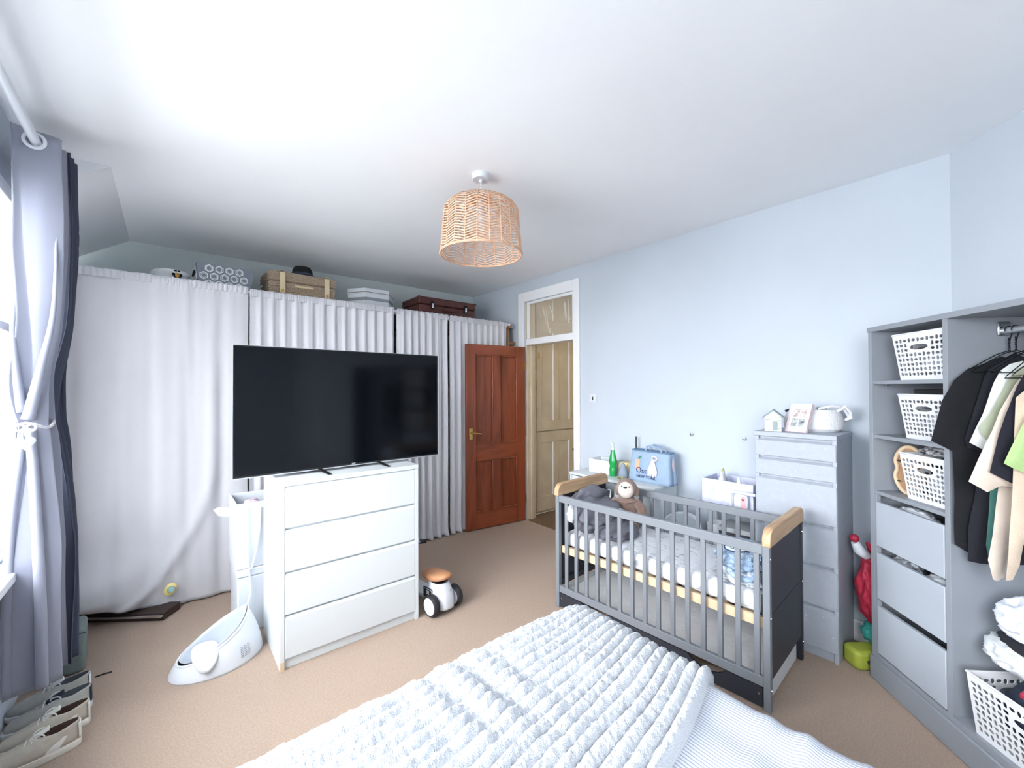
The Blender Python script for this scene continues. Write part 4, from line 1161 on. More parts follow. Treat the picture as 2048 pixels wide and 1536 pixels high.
# blue knitted blanket and white cloth near the wardrobe end
MT['knit'] = mat('blue_knit', '#b4c8de', 1, col2='#8aa3c2', vs=22, bump=1.0, bs=120)
kx, ky = cw(-.105, -.485)
kb = thing('blue_knit_blanket', 'folded blue knitted blanket with a badge at the wardrobe end of the cot', 'blanket', (kx, ky, MZ + .035), R(3), scale=(1.15, 1.15, .95))
def fold(c, r, s_, h0, rows=6):
    return blob(c, r, .14, 3, 5, s_, False, h0)
fold((0, .0, .075), (.125, .115, .072), 4, -.07).build('folded_body', 'knit', kb, smooth=True, angle=180)
cbl = MB()
for k in range(7):
    yy = -.085 + .028 * k
    P = []
    for i in range(22):
        t = -1.15 + 2.3 * i / 21
        P.append((.128 * math.sin(t) * .93, yy + .004 * math.sin(i * 1.6), .072 + .074 * math.cos(t) * math.sqrt(max(.05, 1 - (yy / .118) ** 2))))
    cbl.tube(P, [.009 + .003 * math.sin(i * 1.5) for i in range(22)], 6)
cbl.build('cable_stitch', 'knit', kb, smooth=True)
MB().tube([(-.118 + .0 * t, -.03 - .05 * math.cos(t), .035 + .03 * math.sin(t)) for t in [R(q) for q in range(-200, 60, 20)]], .015, 8).build('rolled_edge', 'knit', kb, smooth=True)
MT['badge'] = mat('pale_blue_badge', '#dbe8f0', .8); MT['badgeline'] = mat('navy_outline', '#34496a', .8)
rotb = Matrix.Rotation(R(35), 3, 'Z') @ Matrix.Rotation(R(-40), 3, 'Y')
def placed(m, pts, zoff, c): return [tuple(rotb @ Vector((p[0], p[1], p[2] + zoff)) + Vector(c)) for p in pts]
bc = (-.098, .0, .146)
for (sx, sy, zo, mm) in ((.052, .024, 0, 'badgeline'), (.047, .019, .003, 'badge')):
    q = MB().prism([(sy * math.sin(2 * math.pi * k / 24), sx * math.cos(2 * math.pi * k / 24)) for k in range(24)], 0, .004)
    q.v = placed(q, q.v, zo, bc); q.build('badge', mm, kb)
q = MB()
for k, yy in enumerate((-.028, -.012, .004, .02)):
    q.tube([(.009 * math.sin(t), yy + .006 * math.cos(t), .008) for t in [2 * math.pi * i / 10 for i in range(10)]], .0016, 5, closed=True)
q.v = placed(q, q.v, 0, bc); q.build('badge_stitching', 'badgeline', kb, smooth=True)
wx_, wy_ = cw(-.155, -.50)
wc = thing('white_cloth', 'rumpled white muslin cloth under the blue knitted blanket', 'cloth', (wx_, wy_, MZ), R(3))
blob((0, .0, .03), (.085, .125, .05), .35, 2.8, 5, 12, True, -.028).build('cloth', 'canvas', wc, smooth=True, angle=180)
blob((-.04, -.06, .035), (.04, .04, .05), .4, 2.8, 4, 14, True, -.03).build('bunched_corner', 'canvas', wc, smooth=True, angle=180)

# ================================================================== white cabinet behind the cot
cbt = thing('white_cabinet', 'low white cabinet against the wall behind the cot', 'cabinet', (0, 0, 0))
cy0, cy1, ctop = -2.885, -2.03, .742
box('top_panel', 'white', cbt, -.345, cy0, ctop - .022, -.02, cy1, ctop, .002)
box('side_panel', 'white', cbt, -.34, cy0 + .004, 0, -.02, cy0 + .024, ctop - .022, .001); box('side_panel', 'white', cbt, -.34, cy1 - .024, 0, -.02, cy1 - .004, ctop - .022, .001)
box('back_panel', 'white', cbt, -.03, cy0 + .024, .02, -.02, cy1 - .024, ctop - .022, 0)
for k in range(3):
    a = cy0 + .026 + k * .268
    d_ = box('door', 'white', cbt, -.342, a, .03, -.322, a + .262, ctop - .03, .002)
    MB().sphere((-.352, a + .23, .40), .012, n=12, k=8).build('knob', 'chrome', d_, smooth=True)
CT = ctop
# denim bag
MT['denim'] = mat('pale_blue_denim', '#9db4cd', .95, var=.10, vs=40, bump=.4, bs=500)
MT['denimdark'] = mat('denim_side', '#6c89a6', .95, var=.10, vs=40, bump=.4, bs=500)
MT['pinkstrap'] = mat('pink_ribbon', '#e6d3d6', .8); MT['printnavy'] = mat('navy_print', '#3f4d75', .8); MT['orange'] = mat('peach_print', '#e7a98c', .8)
bg = thing('denim_bag', 'pale blue denim bag with pink tassels and NEW YORK print on the cabinet', 'bag', (-.15, -2.745, CT), R(-92), scale=(1.1, 1.1, 1.08))
# local x: to viewer's right (towards -Y), local -y faces the room
def bagb(u, v):
    th = 2 * math.pi * u; c, s_ = math.cos(th), math.sin(th)
    w = .172 - .016 * v; d = .066 - .022 * v
    return (w * math.copysign(abs(c) ** .3, c), d * math.copysign(abs(s_) ** .3, s_) + .01 * v, .225 * v)
MB().grid(bagb, 64, 12).build('body', 'denim', bg, smooth=True, angle=60, solid=.004)
box('base', 'denim', bg, -.168, -.06, 0, .168, .06, .006, .002)
MB().tube([bagb(k / 64, 1) for k in range(64)], .005, 6, closed=True).build('top_seam', 'denimdark', bg, smooth=True)
MB().grid(lambda u, v: (-.15 + .30 * u, .01 - .038 + .076 * v, .218 + .006 * math.sin(math.pi * u)), 6, 4).build('zip_panel', 'denimdark', bg, solid=.003)
for yy in (-.02, .035):
    MB().tube([(-.04, yy, .222), (-.035, yy + .005, .258), (-.01, yy + .008, .268), (.06, yy + .008, .256), (.085, yy + .004, .24), (.09, yy, .222)], .007, 8).build('handle', 'denim', bg, smooth=True)
v_, f_ = pillow([(.0, .0), (.018, .01), (.012, .09), (-.004, .10), (-.014, .05)], .006, 2, edge=.03)
MB().add([(.178 + t * .4, -.02 + a, .10 + b) for a, b, t in v_], f_).build('side_tab', 'pinkstrap', bg, smooth=True)
def bf(z): return -(.066 - .022 * z / .225) + .01 * z / .225 - .004
for k, (x0, z0, x1, z1) in enumerate(((.035, .17, .012, .06), (.04, .165, .03, .055), (.045, .17, .055, .05), (.04, .17, .045, .065), (.05, .165, .072, .06))):
    v_, f_ = pillow([(x0 - .004, z0), (x0 + .004, z0), (x1 + .011, z1 + .03), (x1 + .006, z1), (x1 - .006, z1), (x1 - .010, z1 + .03)], .005, 2, edge=.03)
    MB().add([(a, bf(b) - .006 - .0025 * (k % 3) + t, b) for a, b, t in v_], f_).build('tassel', 'pinkstrap', bg, smooth=True)
MB().tube([(.055 + .02 * math.sin(t), bf(.18) - .008, .182 + .015 * math.cos(t)) for t in [2 * math.pi * k / 18 for k in range(18)]], .005, 6, closed=True).build('tassel_knot', 'pinkstrap', bg, smooth=True)
v_, f_ = pillow(rrect(-.105, .085, -.068, .16, .012), .003, 2, edge=.03)
MB().add([(a, bf(b) - .002 + t, b) for a, b, t in v_], f_).build('patch', 'orange', bg, smooth=True)
v_, f_ = pillow([(-.09, .165), (-.075, .185), (-.055, .188), (-.06, .175), (-.075, .165)], .003, 1, edge=.03)
MT['leafgreen'] = mat('green_print', '#3f8a6c', .8)
MB().add([(a, bf(b) - .002 + t, b) for a, b, t in v_], f_).build('patch_leaf', 'leafgreen', bg, smooth=True)
text('print', 'NEW YORK', 'printnavy', bg, (-.008, bf(.035) - .003, .040), (R(90), 0, 0), .030, .001)
text('print', 'Oso', 'printnavy', bg, (-.045, bf(.08) - .003, .083), (R(90), 0, 0), .058, .001)
# green spray bottle
MT['green'] = mat('green_clear_plastic', '#1f9a4c', .2, spec=.6); MT['clear'] = mat('clear_trigger', '#dfeae2', .15, alpha=.75)
gb_ = thing('spray_bottle', 'green spray bottle with a clear trigger on the white cabinet', 'bottle', (-.205, -2.405, CT))
MB().lathe([(.030, 0), (.034, .006), (.034, .06), (.026, .085), (.037, .11), (.037, .13), (.028, .165), (.020, .20), (.015, .222), (.0, .222)], 24, sx=.8).build('body', 'green', gb_, smooth=True)
cp_ = MB().lathe([(.016, .222), (.016, .245), (.010, .25), (.010, .262), (0, .262)], 16).build('collar', 'clear', gb_, smooth=True)
MB().prism([(-.012, .258), (.016, .262), (.030, .285), (.026, .29), (-.006, .282)], -.008, .008, 'x').build('trigger_head', 'clear', cp_, bevel=.003)
# grey cone shaped plush bird
MT['greyplush'] = mat('grey_blue_plush', '#9aa6b8', 1, bump=.8, bs=250); MT['olive'] = mat('olive_plastic', '#a7a45a', .6)
gp_ = thing('plush_penguin', 'small grey cone shaped plush with olive feet beside the denim bag', 'soft toy', (-.215, -2.515, CT), R(-90))
MB().lathe([(.034, .006), (.042, .02), (.036, .06), (.022, .10), (.010, .122), (0, .126)], 20).build('body', 'greyplush', gp_, smooth=True)
for sx in (-1, 1): MB().sphere((sx * .018, -.032, .009), .013, .02, .009, 10, 6).build('foot', 'olive', gp_, smooth=True)
for sx in (-1, 1): MB().sphere((sx * .009, -.026, .088), .003, n=8, k=6).build('eye', 'black', gp_, smooth=True)
wt = thing('white_tag', 'small white paper tag at the foot of the grey plush', 'tag', (-.25, -2.575, CT + .001), R(20))
MB().box(-.012, -.016, 0, .012, .016, .012).build('tag', 'white', wt, bevel=.002)
wbx = thing('white_box', 'white open carton at the end of the cabinet nearest the door', 'box', (-.12, -2.255, CT), R(0))
openbox(wbx, .085, .115, .118, .006, 'white', 'greyfelt')
tbx = thing('kraft_box', 'small pale brown box behind the green bottle', 'box', (-.10, -2.50, CT))
MT['kraft'] = mat('kraft_card', '#c9bfa6', .8)
MB().box(-.05, -.085, 0, .05, .085, .115).build('box', 'kraft', tbx, bevel=.003); MB().box(-.051, -.012, .0, .051, .012, .116).build('tape', 'yellow', tbx)
wd_ = thing('black_wand', 'thin black wand standing upright behind the denim bag', 'wand', (-.055, -2.535, CT))
MB().lathe([(.010, 0), (.010, .15), (.007, .155), (.0065, .33), (.006, .335), (0, .336)], 12).build('rod', 'black', wd_, smooth=True)
MB().lathe([(.0115, .135), (.0115, .152)], 12).build('collar', 'chrome', wd_, smooth=True)

# ================================================================== white rack with baby things between cabinet and tall chest
MT['lilac'] = mat('lilac_printed_fabric', '#d9dbea', .9, col2='#b9bddb', vs=16, det=3)
rk = thing('white_rack', 'white metal rack behind the cot beside the tall grey chest', 'rack', (0, 0, 0))
for x in (-.31, -.04):
    for y in (-3.565, -3.20): MB().tube([(x, y, 0), (x, y, .72)], .010, 10).build('post', 'whiteplastic', rk, smooth=True)
for z in (.16, .44, .69):
    box('shelf', 'white', rk, -.32, -3.57, z, -.03, -3.195, z + .014, .003)
MB().tube([(-.325, -3.42, .70), (-.325, -3.42, .78)] + [(-.325, -3.42 - .02 + .02 * math.cos(t), .80 + .02 * math.sin(t)) for t in (0.3, .9, 1.5)] + [(-.325, -3.57, .82)], .009, 8).build('hand_rail', 'whiteplastic', rk, smooth=True)
fb = thing('fabric_bin', 'lilac patterned fabric bin on the white rack beside the grey chest', 'box', (-.165, -3.375, .705), R(90))
openbox(fb, .165, .115, .165, .006, 'lilac', 'greyfelt')
MT['pink'] = mat('pink_plastic', '#f2a9b9', .4)
for k, (x, y, h, m, lb) in enumerate(((-.20, -3.31, .20, 'white', 'white pump bottle in the lilac fabric bin'), (-.13, -3.29, .21, 'greyfelt', 'grey cream tube in the lilac fabric bin'), (-.22, -3.43, .19, 'white', 'white lotion bottle in the lilac fabric bin, nearest the chest'))):
    lo = thing('lotion_bottle', lb, 'bottle', (x, y, .716), group='bottles in the fabric bin')
    MB().lathe([(.022, 0), (.026, .01), (.026, h * .7), (.012, h * .8), (.012, h * .9), (0, h * .9)], 16).build('body', m, lo, smooth=True)
    MB().lathe([(.008, h * .9), (.008, h * .97), (.0, h)], 10).build('cap', 'whiteplastic' if k != 1 else 'olive', lo, smooth=True)
pb_ = thing('pink_pack', 'white and pink baby wipe pack under the rack handle in front of the fabric bin', 'packet', (-.305, -3.478, .705), R(90))
pk_ = MB().prism(rrect(-.042, 0, .042, .105, .022), -.012, .012, 'y').build('pack', 'white', pb_, bevel=.005)
MB().prism(rrect(-.034, .004, -.002, .092, .012), .0125, .0145, 'y').build('pink_front', 'pink', pk_)
MB().sphere((-.015, .015, .072), .008, .003, .008, 10, 6).build('dot', 'reddoor', pk_, smooth=True)
bw = thing('baby_bowl', 'pale grey baby bath bowl leaning behind the cot slats', 'baby bath', (-.20, -3.035, .385), R(0), ry=R(-38), rx=R(0), scale=(.9, .88, .9))
MB().lathe([(.03, 0), (.09, .006), (.125, .05), (.148, .11), (.160, .115), (.160, .122), (.140, .118), (.115, .06), (.08, .02), (0, .016)], 32, sy=1.05).build('bowl', 'bathgrey', bw, smooth=True)
MB().tube([(.158 * math.cos(t), .166 * math.sin(t), .119) for t in [2 * math.pi * k / 40 for k in range(40)]], .009, 8, closed=True).build('rim', 'whiteplastic', bw, smooth=True)
bst = thing('bowl_stand', 'white stool under the leaning baby bath bowl', 'stool', (-.20, -3.035, 0))
box('top', 'white', bst, -.12, -.12, .31, .12, .12, .335, .006)
for x in (-.1, .1):
    for y in (-.1, .1): box('leg', 'white', bst, x - .015, y - .015, 0, x + .015, y + .015, .31, .002)
MT['darkbox'] = mat('dark_grey_card', '#45464c', .8)
db = thing('dark_box', 'dark grey box on the middle shelf of the white rack', 'box', (-.19, -3.42, .455), R(6))
MB().box(-.10, -.10, 0, .10, .10, .11).build('box', 'darkbox', db, bevel=.003); MB().box(-.102, -.102, .085, .102, .102, .115).build('lid', 'greyfelt', db, bevel=.003)
ct_ = thing('white_tub', 'white round tub on the middle shelf of the white rack', 'tub', (-.20, -3.27, .455))
MB().lathe([(.05, 0), (.055, .01), (.06, .10), (.062, .105), (.055, .105), (.05, .012), (0, .012)], 24).build('tub', 'whiteplastic', ct_, smooth=True)

# ================================================================== tall grey chest
GD = .372
gc_ = thing('tall_chest', 'tall narrow grey painted six drawer chest beside the wardrobe', 'chest', (-.3802, -3.5902, 0), -1.5513)
box('side_panel', 'greychest', gc_, 0, .004, 0, .02, GD, 1.203, .0015); box('side_panel', 'greychest', gc_, .38, .004, 0, .40, GD, 1.203, .0015)
box('top_panel', 'greychest', gc_, -.003, -.006, 1.203, .403, GD, 1.23, .003)
box('back_panel', 'greychest', gc_, .02, GD - .01, .02, .38, GD - .002, 1.203, 0)
box('inner_frame', 'greychest', gc_, .02, .022, .03, .38, .032, 1.203, 0)
box('plinth', 'greychest', gc_, .02, .02, 0, .38, .034, .05, .001)
zz = [(1.087, 1.178), (.976, 1.062), (.738, .950), (.515, .712), (.288, .488), (.055, .262)]
rs = random.Random(4)
for a, b in zz:
    d_ = box('drawer', 'greychest', gc_, .002, -.002, a, .398, .018, b, .002)
    MB().prism([(.0, b), (.018, b), (.018, b + .010), (.012, b + .010)], .021, .379, 'x').build('finger_grip', 'greychest', d_)
    sp = MB()
    for k in range(9):
        x = rs.uniform(.02, .38); z = rs.uniform(a + .01, b - .01); r = rs.uniform(.0012, .0035)
        sp.lathe([(r, .0), (r * .8, .0006), (0, .0007)], 6, c=(x, -.002, z), m=Matrix.Rotation(R(90), 3, 'X'))
    sp.build('paint_flecks', 'white', d_)['kind'] = 'stuff'
# hut shaped trinket box
MT['hutwhite'] = mat('chalk_white_wood', '#e9f1ee', .8, var=.1, vs=40); MT['hutgrey'] = mat('grey_green_paint', '#8f9f9f', .8)
ht = thing('hut_box', 'small white wooden beach hut ornament on the tall grey chest', 'ornament', (-.30, -3.665, 1.2305), R(-74))
w2, d2_, hh = .042, .05, .085
for k in range(5): MB().box(-w2 - .001, -d2_ - .002 + .0, k * .017, w2 + .001, d2_ + .002, k * .017 + .0155).build('plank', 'hutwhite', ht, bevel=.002)
MB().prism([(-w2, .085), (w2, .085), (0, .122)], -d2_, d2_, 'y').build('gable', 'hutwhite', ht)
for sx in (-1, 1):
    MB().add([(0, y, z) for y in (-d2_ - .008, d2_ + .008) for z in (.122, .13)] + [(sx * (w2 + .012), y, z) for y in (-d2_ - .008, d2_ + .008) for z in (.076, .084)], [(0, 1, 3, 2), (4, 6, 7, 5), (0, 4, 5, 1), (2, 3, 7, 6), (0, 2, 6, 4), (1, 5, 7, 3)]).build('roof_side', 'hutgrey', ht)
box('door', 'hutgrey', ht, -.002, -d2_ - .004, .004, .022, -d2_ - .001, .06, .001)
# pink photo frame
MT['framepink'] = mat('pink_frame', '#e7d0d6', .5); MT['mount'] = mat('white_mount', '#f3f3f5', .7)
MT['ph1'] = mat('photo_grey', '#8f8a8c', .6, col2='#e4d3cf', vs=45, det=2); MT['ph2'] = mat('photo_dark', '#4c5154', .6, col2='#c9d2d2', vs=40, det=2)
pf = thing('photo_frame', 'pink photo frame with four small pictures leaning on the tall grey chest', 'photo frame', (-.30, -3.775, 1.2315), R(-108), rx=R(-22))
FW, FH = .062, .178
box('frame_side', 'framepink', pf, -FW, 0, 0, -FW + .013, .022, FH, .002); box('frame_side', 'framepink', pf, FW - .013, 0, 0, FW, .022, FH, .002)
box('frame_rail', 'framepink', pf, -FW + .013, 0, 0, FW - .013, .022, .016, .002); box('frame_rail', 'framepink', pf, -FW + .013, 0, FH - .016, FW - .013, .022, FH, .002)
mo = box('mount', 'mount', pf, -FW + .012, .008, .015, FW - .012, .014, FH - .015, 0)
for x, z, m in ((-.038, .096, 'ph1'), (.002, .096, 'ph1'), (-.038, .034, 'ph2'), (.002, .034, 'ph2')):
    box('picture', m, mo, x, .0065, z, x + .035, .008, z + .052, 0)
# white rope basket
rb = thing('rope_basket', 'white rope basket with tied cords on the tall grey chest behind the photo frame', 'basket', (-.135, -3.825, 1.2305), R(-74), scale=(1.08, 1.0, 1.2))
MT['rope'] = mat('white_rope', '#dedfe2', .95, bump=.5, bs=120)
MB().lathe([(.0, 0), (.115, 0), (.135, .015), (.138, .05), (.128, .085), (.108, .108), (.100, .108), (.118, .08), (.125, .05), (.11, .015), (0, .012)], 32, sy=.78).build('basket', 'rope', rb, smooth=True)
MB().tube([(.105, -.03, .10), (.14, -.03, .125), (.16, -.02, .10), (.165, -.01, .07), (.14, 0, .06)], .008, 7).build('handle', 'rope', rb, smooth=True)
MB().tube([(.02, -.075, .112), (.08, -.06, .128), (.13, -.03, .118), (.155, .0, .075)], .006, 7).build('cord', 'rope', rb, smooth=True)
hb_ = thing('hair_brush', 'black hairbrush lying in the white rope basket', 'brush', (-.14, -3.79, 1.335), R(-74))
MB().sphere((-.06, 0, .012), .05, .028, .014, 16, 8).build('head', 'black', hb_, smooth=True)
MB().tube([(-.02, 0, .012), (.09, -.02, .014)], [.010, .008], 8).build('grip', 'black', hb_, smooth=True)
for k in range(9): MB().tube([(.05 + .006 * k, -.03, .018), (.05 + .006 * k, -.034, .040)], .0016, 5).build('bristle', 'black', hb_)

# ================================================================== things in the gap beside the wardrobe
MT['crimson'] = mat('crimson_nylon', '#a81f3c', .6, var=.3, vs=8); MT['tealcloth'] = mat('teal_cloth', '#2f8f86', .8); MT['lime'] = mat('lime_green_vinyl', '#a9b544', .6, var=.2, vs=10)
lg = thing('green_bag', 'flat lime green bag on the floor between grey chest and wardrobe', 'bag', (-.20, -4.115, 0), R(-40))
MB().prism(rrect(-.15, -.06, .10, .05, .03), 0, .10).build('body', 'lime', lg, bevel=.02, seg=3)
MB().tube([(-.10, -.062, .05), (-.05, -.075, .07), (.02, -.075, .03), (.08, -.055, .06)], .008, 6).build('strap', 'black', lg, smooth=True)
tl = thing('teal_cloth', 'small teal cloth bundle under the red bag in the gap', 'cloth', (-.17, -4.12, .10))
blob((0, 0, .06), (.09, .07, .06), .25, 3, 4, 3, True, -.06).build('bundle', 'tealcloth', tl, smooth=True, angle=180)
rbg = thing('red_bag', 'crimson carrier bag stuffed in the gap beside the wardrobe', 'bag', (-.18, -4.115, .21))
blob((0, 0, .18), (.10, .085, .185), .18, 3, 5, 6, False, -.18).build('body', 'crimson', rbg, smooth=True, angle=180)
MB().tube([(-.05, -.02, .34), (-.06, .0, .40), (-.02, .03, .43), (.02, .02, .36)], .010, 7).build('handle', 'crimson', rbg, smooth=True)
text('print', 'LS', 'white', rbg, (-.096, -.045, .14), (R(90), R(14), R(-62)), .07, .002)
ry_ = thing('red_white_toy', 'white and red soft toy poking out above the red bag', 'soft toy', (-.215, -4.05, .565))
MB().tube([(.03, -.03, .0), (.0, .0, .035), (-.01, .015, .075)], [.024, .028, .020], 10).build('body', 'canvas', ry_, smooth=True)
MB().sphere((-.008, .018, .095), .022, n=12, k=8).build('hat', 'crimson', ry_, smooth=True)

# ================================================================== open wardrobe
WA = math.atan2(-.69, -.724)
WX, WY = -.333, -4.12
wd = thing('open_wardrobe', 'large grey open wardrobe with shelves, drawers and hanging rail', 'wardrobe', (WX, WY, 0), WA)
WL, WDp, WH = 1.12, .42, 1.80
box('side_panel', 'wardrobe', wd, 0, 0, 0, .024, WDp, WH - .024, .001); box('side_panel', 'wardrobe', wd, WL - .024, 0, 0, WL, WDp, WH - .024, .001)
box('top_panel', 'wardrobe', wd, -.004, -.004, WH - .024, WL + .004, WDp, WH, .001)
box('back_panel', 'wardrobe', wd, .024, WDp - .012, .10, WL - .024, WDp - .002, WH - .024, 0)
box('divider', 'wardrobe', wd, .424, .0, .14, .447, WDp - .012, WH - .024, .001)
box('base_panel', 'wardrobe', wd, .024, .0, .116, WL - .024, WDp - .012, .14, .001)
box('plinth', 'wardrobe', wd, -.002, -.012, 0, WL + .002, .012, .116, .006)
for z in (1.507, 1.232, .947): 
    s_ = box('shelf', 'wardrobe', wd, .024, .006, z, .424, WDp - .012, z + .018, .001)
    box('shelf_peg', 'chrome', s_, .024, .06, z - .008, .034, .07, z, .001)
for a, b in ((.690, .912), (.424, .655), (.148, .388)):
    d_ = box('drawer', 'wardrobelight', wd, .046, -.004, a, .422, .014, b, .002)
    box('drawer_box', 'wardrobe', d_, .06, .014, a + .01, .41, .36, b - .07, .001)
box('drawer_stile', 'wardrobe', wd, .024, .0, .14, .044, .02, .947, .001)
MB().tube([(.447, .2, 1.72), (WL - .024, .2, 1.72)], .013, 12).build('hanging_rail', 'silver', wd, smooth=True)
box('rail_bracket', 'chrome', wd, .447, .178, 1.70, .459, .222, 1.757, .004)
def W(s, y, z): 
    return (WX + s * math.cos(WA) - y * math.sin(WA), WY + s * math.sin(WA) + y * math.cos(WA), z)
# clothes peeping out over the drawers
for z, x0, x1, lb, m in ((.900, .10, .30, 'white folded cloth peeping out of the top wardrobe drawer', 'canvas'), (.640, .26, .41, 'pale cloth peeping out of the middle wardrobe drawer', 'canvas'), (.645, .07, .22, 'dark patterned cloth peeping out of the middle wardrobe drawer', 'nappydark')):
    if m == 'nappydark' and m not in MT: MT[m] = mat('dark_printed_cloth', '#c3cad4', .9, col2='#2c3140', vs=40, det=2)
    t = thing('folded_cloth', lb, 'cloth', W((x0 + x1) / 2, .065, z - .055), WA)
    blob((0, 0, .035), ((x1 - x0) / 2, .045, .038), .25, 3, 4, int(z * 100), True, -.035).build('cloth', m, t, smooth=True, angle=180)

# ---- perforated baskets
MT['basket'] = mat('white_basket_plastic', '#dfe1e5', .4)
def cell(m, fn, a0, a1, b0, b1, rx, rz, cx=None, cz=None):
    cx = (a0 + a1) / 2 if cx is None else cx; cz = (b0 + b1) / 2 if cz is None else cz
    out = []
    for (p, q) in (((a1, b0), (a1, b1)), ((a1, b1), (a0, b1)), ((a0, b1), (a0, b0)), ((a0, b0), (a1, b0))):
        for k in range(3): out.append((p[0] + (q[0] - p[0]) * k / 3, p[1] + (q[1] - p[1]) * k / 3))
    inn = []
    for x, z in out:
        an = math.atan2((z - cz) / (b1 - b0), (x - cx) / (a1 - a0)); inn.append((cx + rx * math.cos(an), cz + rz * math.sin(an)))
    vs = [fn(*p) for p in out] + [fn(*p) for p in inn]
    m.add(vs, [(k, (k + 1) % 12, 12 + (k + 1) % 12, 12 + k) for k in range(12)])
def basket(label, loc, rz, w, d, h, taper, nx, ny, nz, slot=True, group='white perforated plastic baskets in the wardrobe'):
    t = thing('plastic_basket', label, 'basket', loc, rz, group=group)
    def wallfn(side):
        def fn(a, z):     # a in [-1,1]
            k = 1 - taper * (1 - z / h)
            if side == 'f': return (a * w * k, -d * k, z)
            if side == 'b': return (a * w * k, d * k, z)
            if side == 'l': return (-w * k, a * d * k, z)
            return (w * k, a * d * k, z)
        return fn
    for side in 'fblr':
        m = MB(); fn = wallfn(side); n = nx if side in 'fb' else ny
        z0, z1 = .016, h - .020
        m.add([fn(-1, 0), fn(1, 0), fn(1, z0), fn(-1, z0)], [(0, 1, 2, 3)])
        m.add([fn(-1, z1), fn(1, z1), fn(1, h), fn(-1, h)], [(0, 1, 2, 3)])
        e = .05
        for sg in (-1, 1): m.add([fn(sg * 1, z0), fn(sg * (1 - e), z0), fn(sg * (1 - e), z1), fn(sg * 1, z1)], [(0, 1, 2, 3)])
        ca = 2 * (1 - e) / n; cz = (z1 - z0) / nz
        sl = range(n // 2 - n // 5, n // 2 + n // 5 + (n % 2)) if slot else []
        rows = (nz - 3, nz - 2)
        for i in range(n):
            for j in range(nz):
                a0 = -(1 - e) + ca * i; b0 = z0 + cz * j
                if slot and i in sl and j in rows: continue
                if (i + j) % 2: rx, rz_ = ca * .47, cz * .30
                else: rx, rz_ = ca * .33, cz * .45
                cell(m, fn, a0, a0 + ca, b0, b0 + cz, rx, rz_)
        if slot:
            i0, i1 = sl[0], sl[-1] + 1
            A0, A1, B0, B1 = -(1 - e) + ca * i0, -(1 - e) + ca * i1, z0 + cz * rows[0], z0 + cz * (rows[-1] + 1)
            cell(m, fn, A0, A1, B0, B1, (A1 - A0) * .42, (B1 - B0) * .30)
        m.build('wall', 'basket', t, solid=.0028)
    k = 1 - taper
    box('base', 'basket', t, -w * k, -d * k, 0, w * k, d * k, .004, 0)
    MB().tube([(-w, -d, h), (w, -d, h), (w, d, h), (-w, d, h)], .005, 6, closed=True).build('rim', 'basket', t, smooth=True)
    return t
b1c, b2c, b3c = (.275, .185), (.285, .195), (.285, .195)
basket('white perforated basket on the top wardrobe shelf', W(.280, .175, 1.5255), WA, .142, .16, .215, .14, 11, 11, 8)
basket('white perforated basket with a black folder on it, middle wardrobe shelf', W(.288, .185, 1.2505), WA, .132, .16, .205, .14, 11, 11, 8)
basket('white perforated basket on the lowest wardrobe shelf in front of a wooden tray', W(.290, .185, .9655), WA, .130, .16, .212, .14, 11, 11, 8)
basket('large white perforated basket full of navy clothes on the wardrobe floor', W(.715, .16, .1405), WA + .04, .215, .15, .225, .10, 18, 12, 8)
# contents
c1 = thing('white_linen', 'white linen inside the basket on the top wardrobe shelf', 'linen', W(.280, .175, 1.531), WA)
blob((0, 0, .075), (.105, .12, .075), .15, 3, 4, 2, True, -.07).build('linen', 'canvas', c1, smooth=True, angle=180)
c2 = thing('black_folder', 'black folder lying across the basket on the middle wardrobe shelf', 'folder', W(.30, .20, 1.461), WA, rx=0)
box('folder', 'black', c2, -.115, -.13, 0, .115, .14, .022, .004)
c2b = thing('white_papers', 'white papers inside the basket on the middle wardrobe shelf', 'paper', W(.288, .185, 1.256), WA)
blob((0, 0, .08), (.10, .115, .08), .12, 3, 4, 5, True, -.075).build('papers', 'canvas', c2b, smooth=True, angle=180)
MT['lace'] = mat('black_lace', '#1b1b20', .9, col2='#b8b8bf', vs=60, det=1)
c3 = thing('black_lace_top', 'black patterned garment on top of the basket on the lowest shelf', 'garment', W(.288, .19, 1.172), WA)
blob((0, 0, .022), (.125, .14, .032), .18, 3, 4, 8, False, -.012).build('garment', 'lace', c3, smooth=True, angle=180)
c3b = thing('pale_linen', 'pale linen inside the basket on the lowest wardrobe shelf', 'linen', W(.290, .185, .971), WA)
blob((0, 0, .08), (.10, .115, .08), .12, 3, 4, 9, True, -.075).build('linen', 'canvas', c3b, smooth=True, angle=180)
MT['navycloth'] = mat('navy_cotton', '#2a3448', .95, var=.2, vs=20, bump=.3, bs=200); MT['crimsonpack'] = mat('crimson_packet', '#9a1f3d', .4)
c4 = thing('navy_clothes', 'navy clothes heaped in the large basket on the wardrobe floor', 'garment', W(.715, .16, .146), WA + .04)
blob((0, 0, .135), (.197, .135, .135), .10, 2.2, 5, 4, False, -.13).build('garment', 'navycloth', c4, smooth=True, angle=180)
c5 = thing('crimson_packet', 'crimson and white packet lying on the navy clothes', 'packet', W(.70, .10, .395), WA + .5, ry=R(8))
box('packet', 'crimsonpack', c5, -.05, -.09, 0, .05, .09, .022, .006); box('white_band', 'white', c5, -.051, .03, -.001, .051, .05, .023, .002)
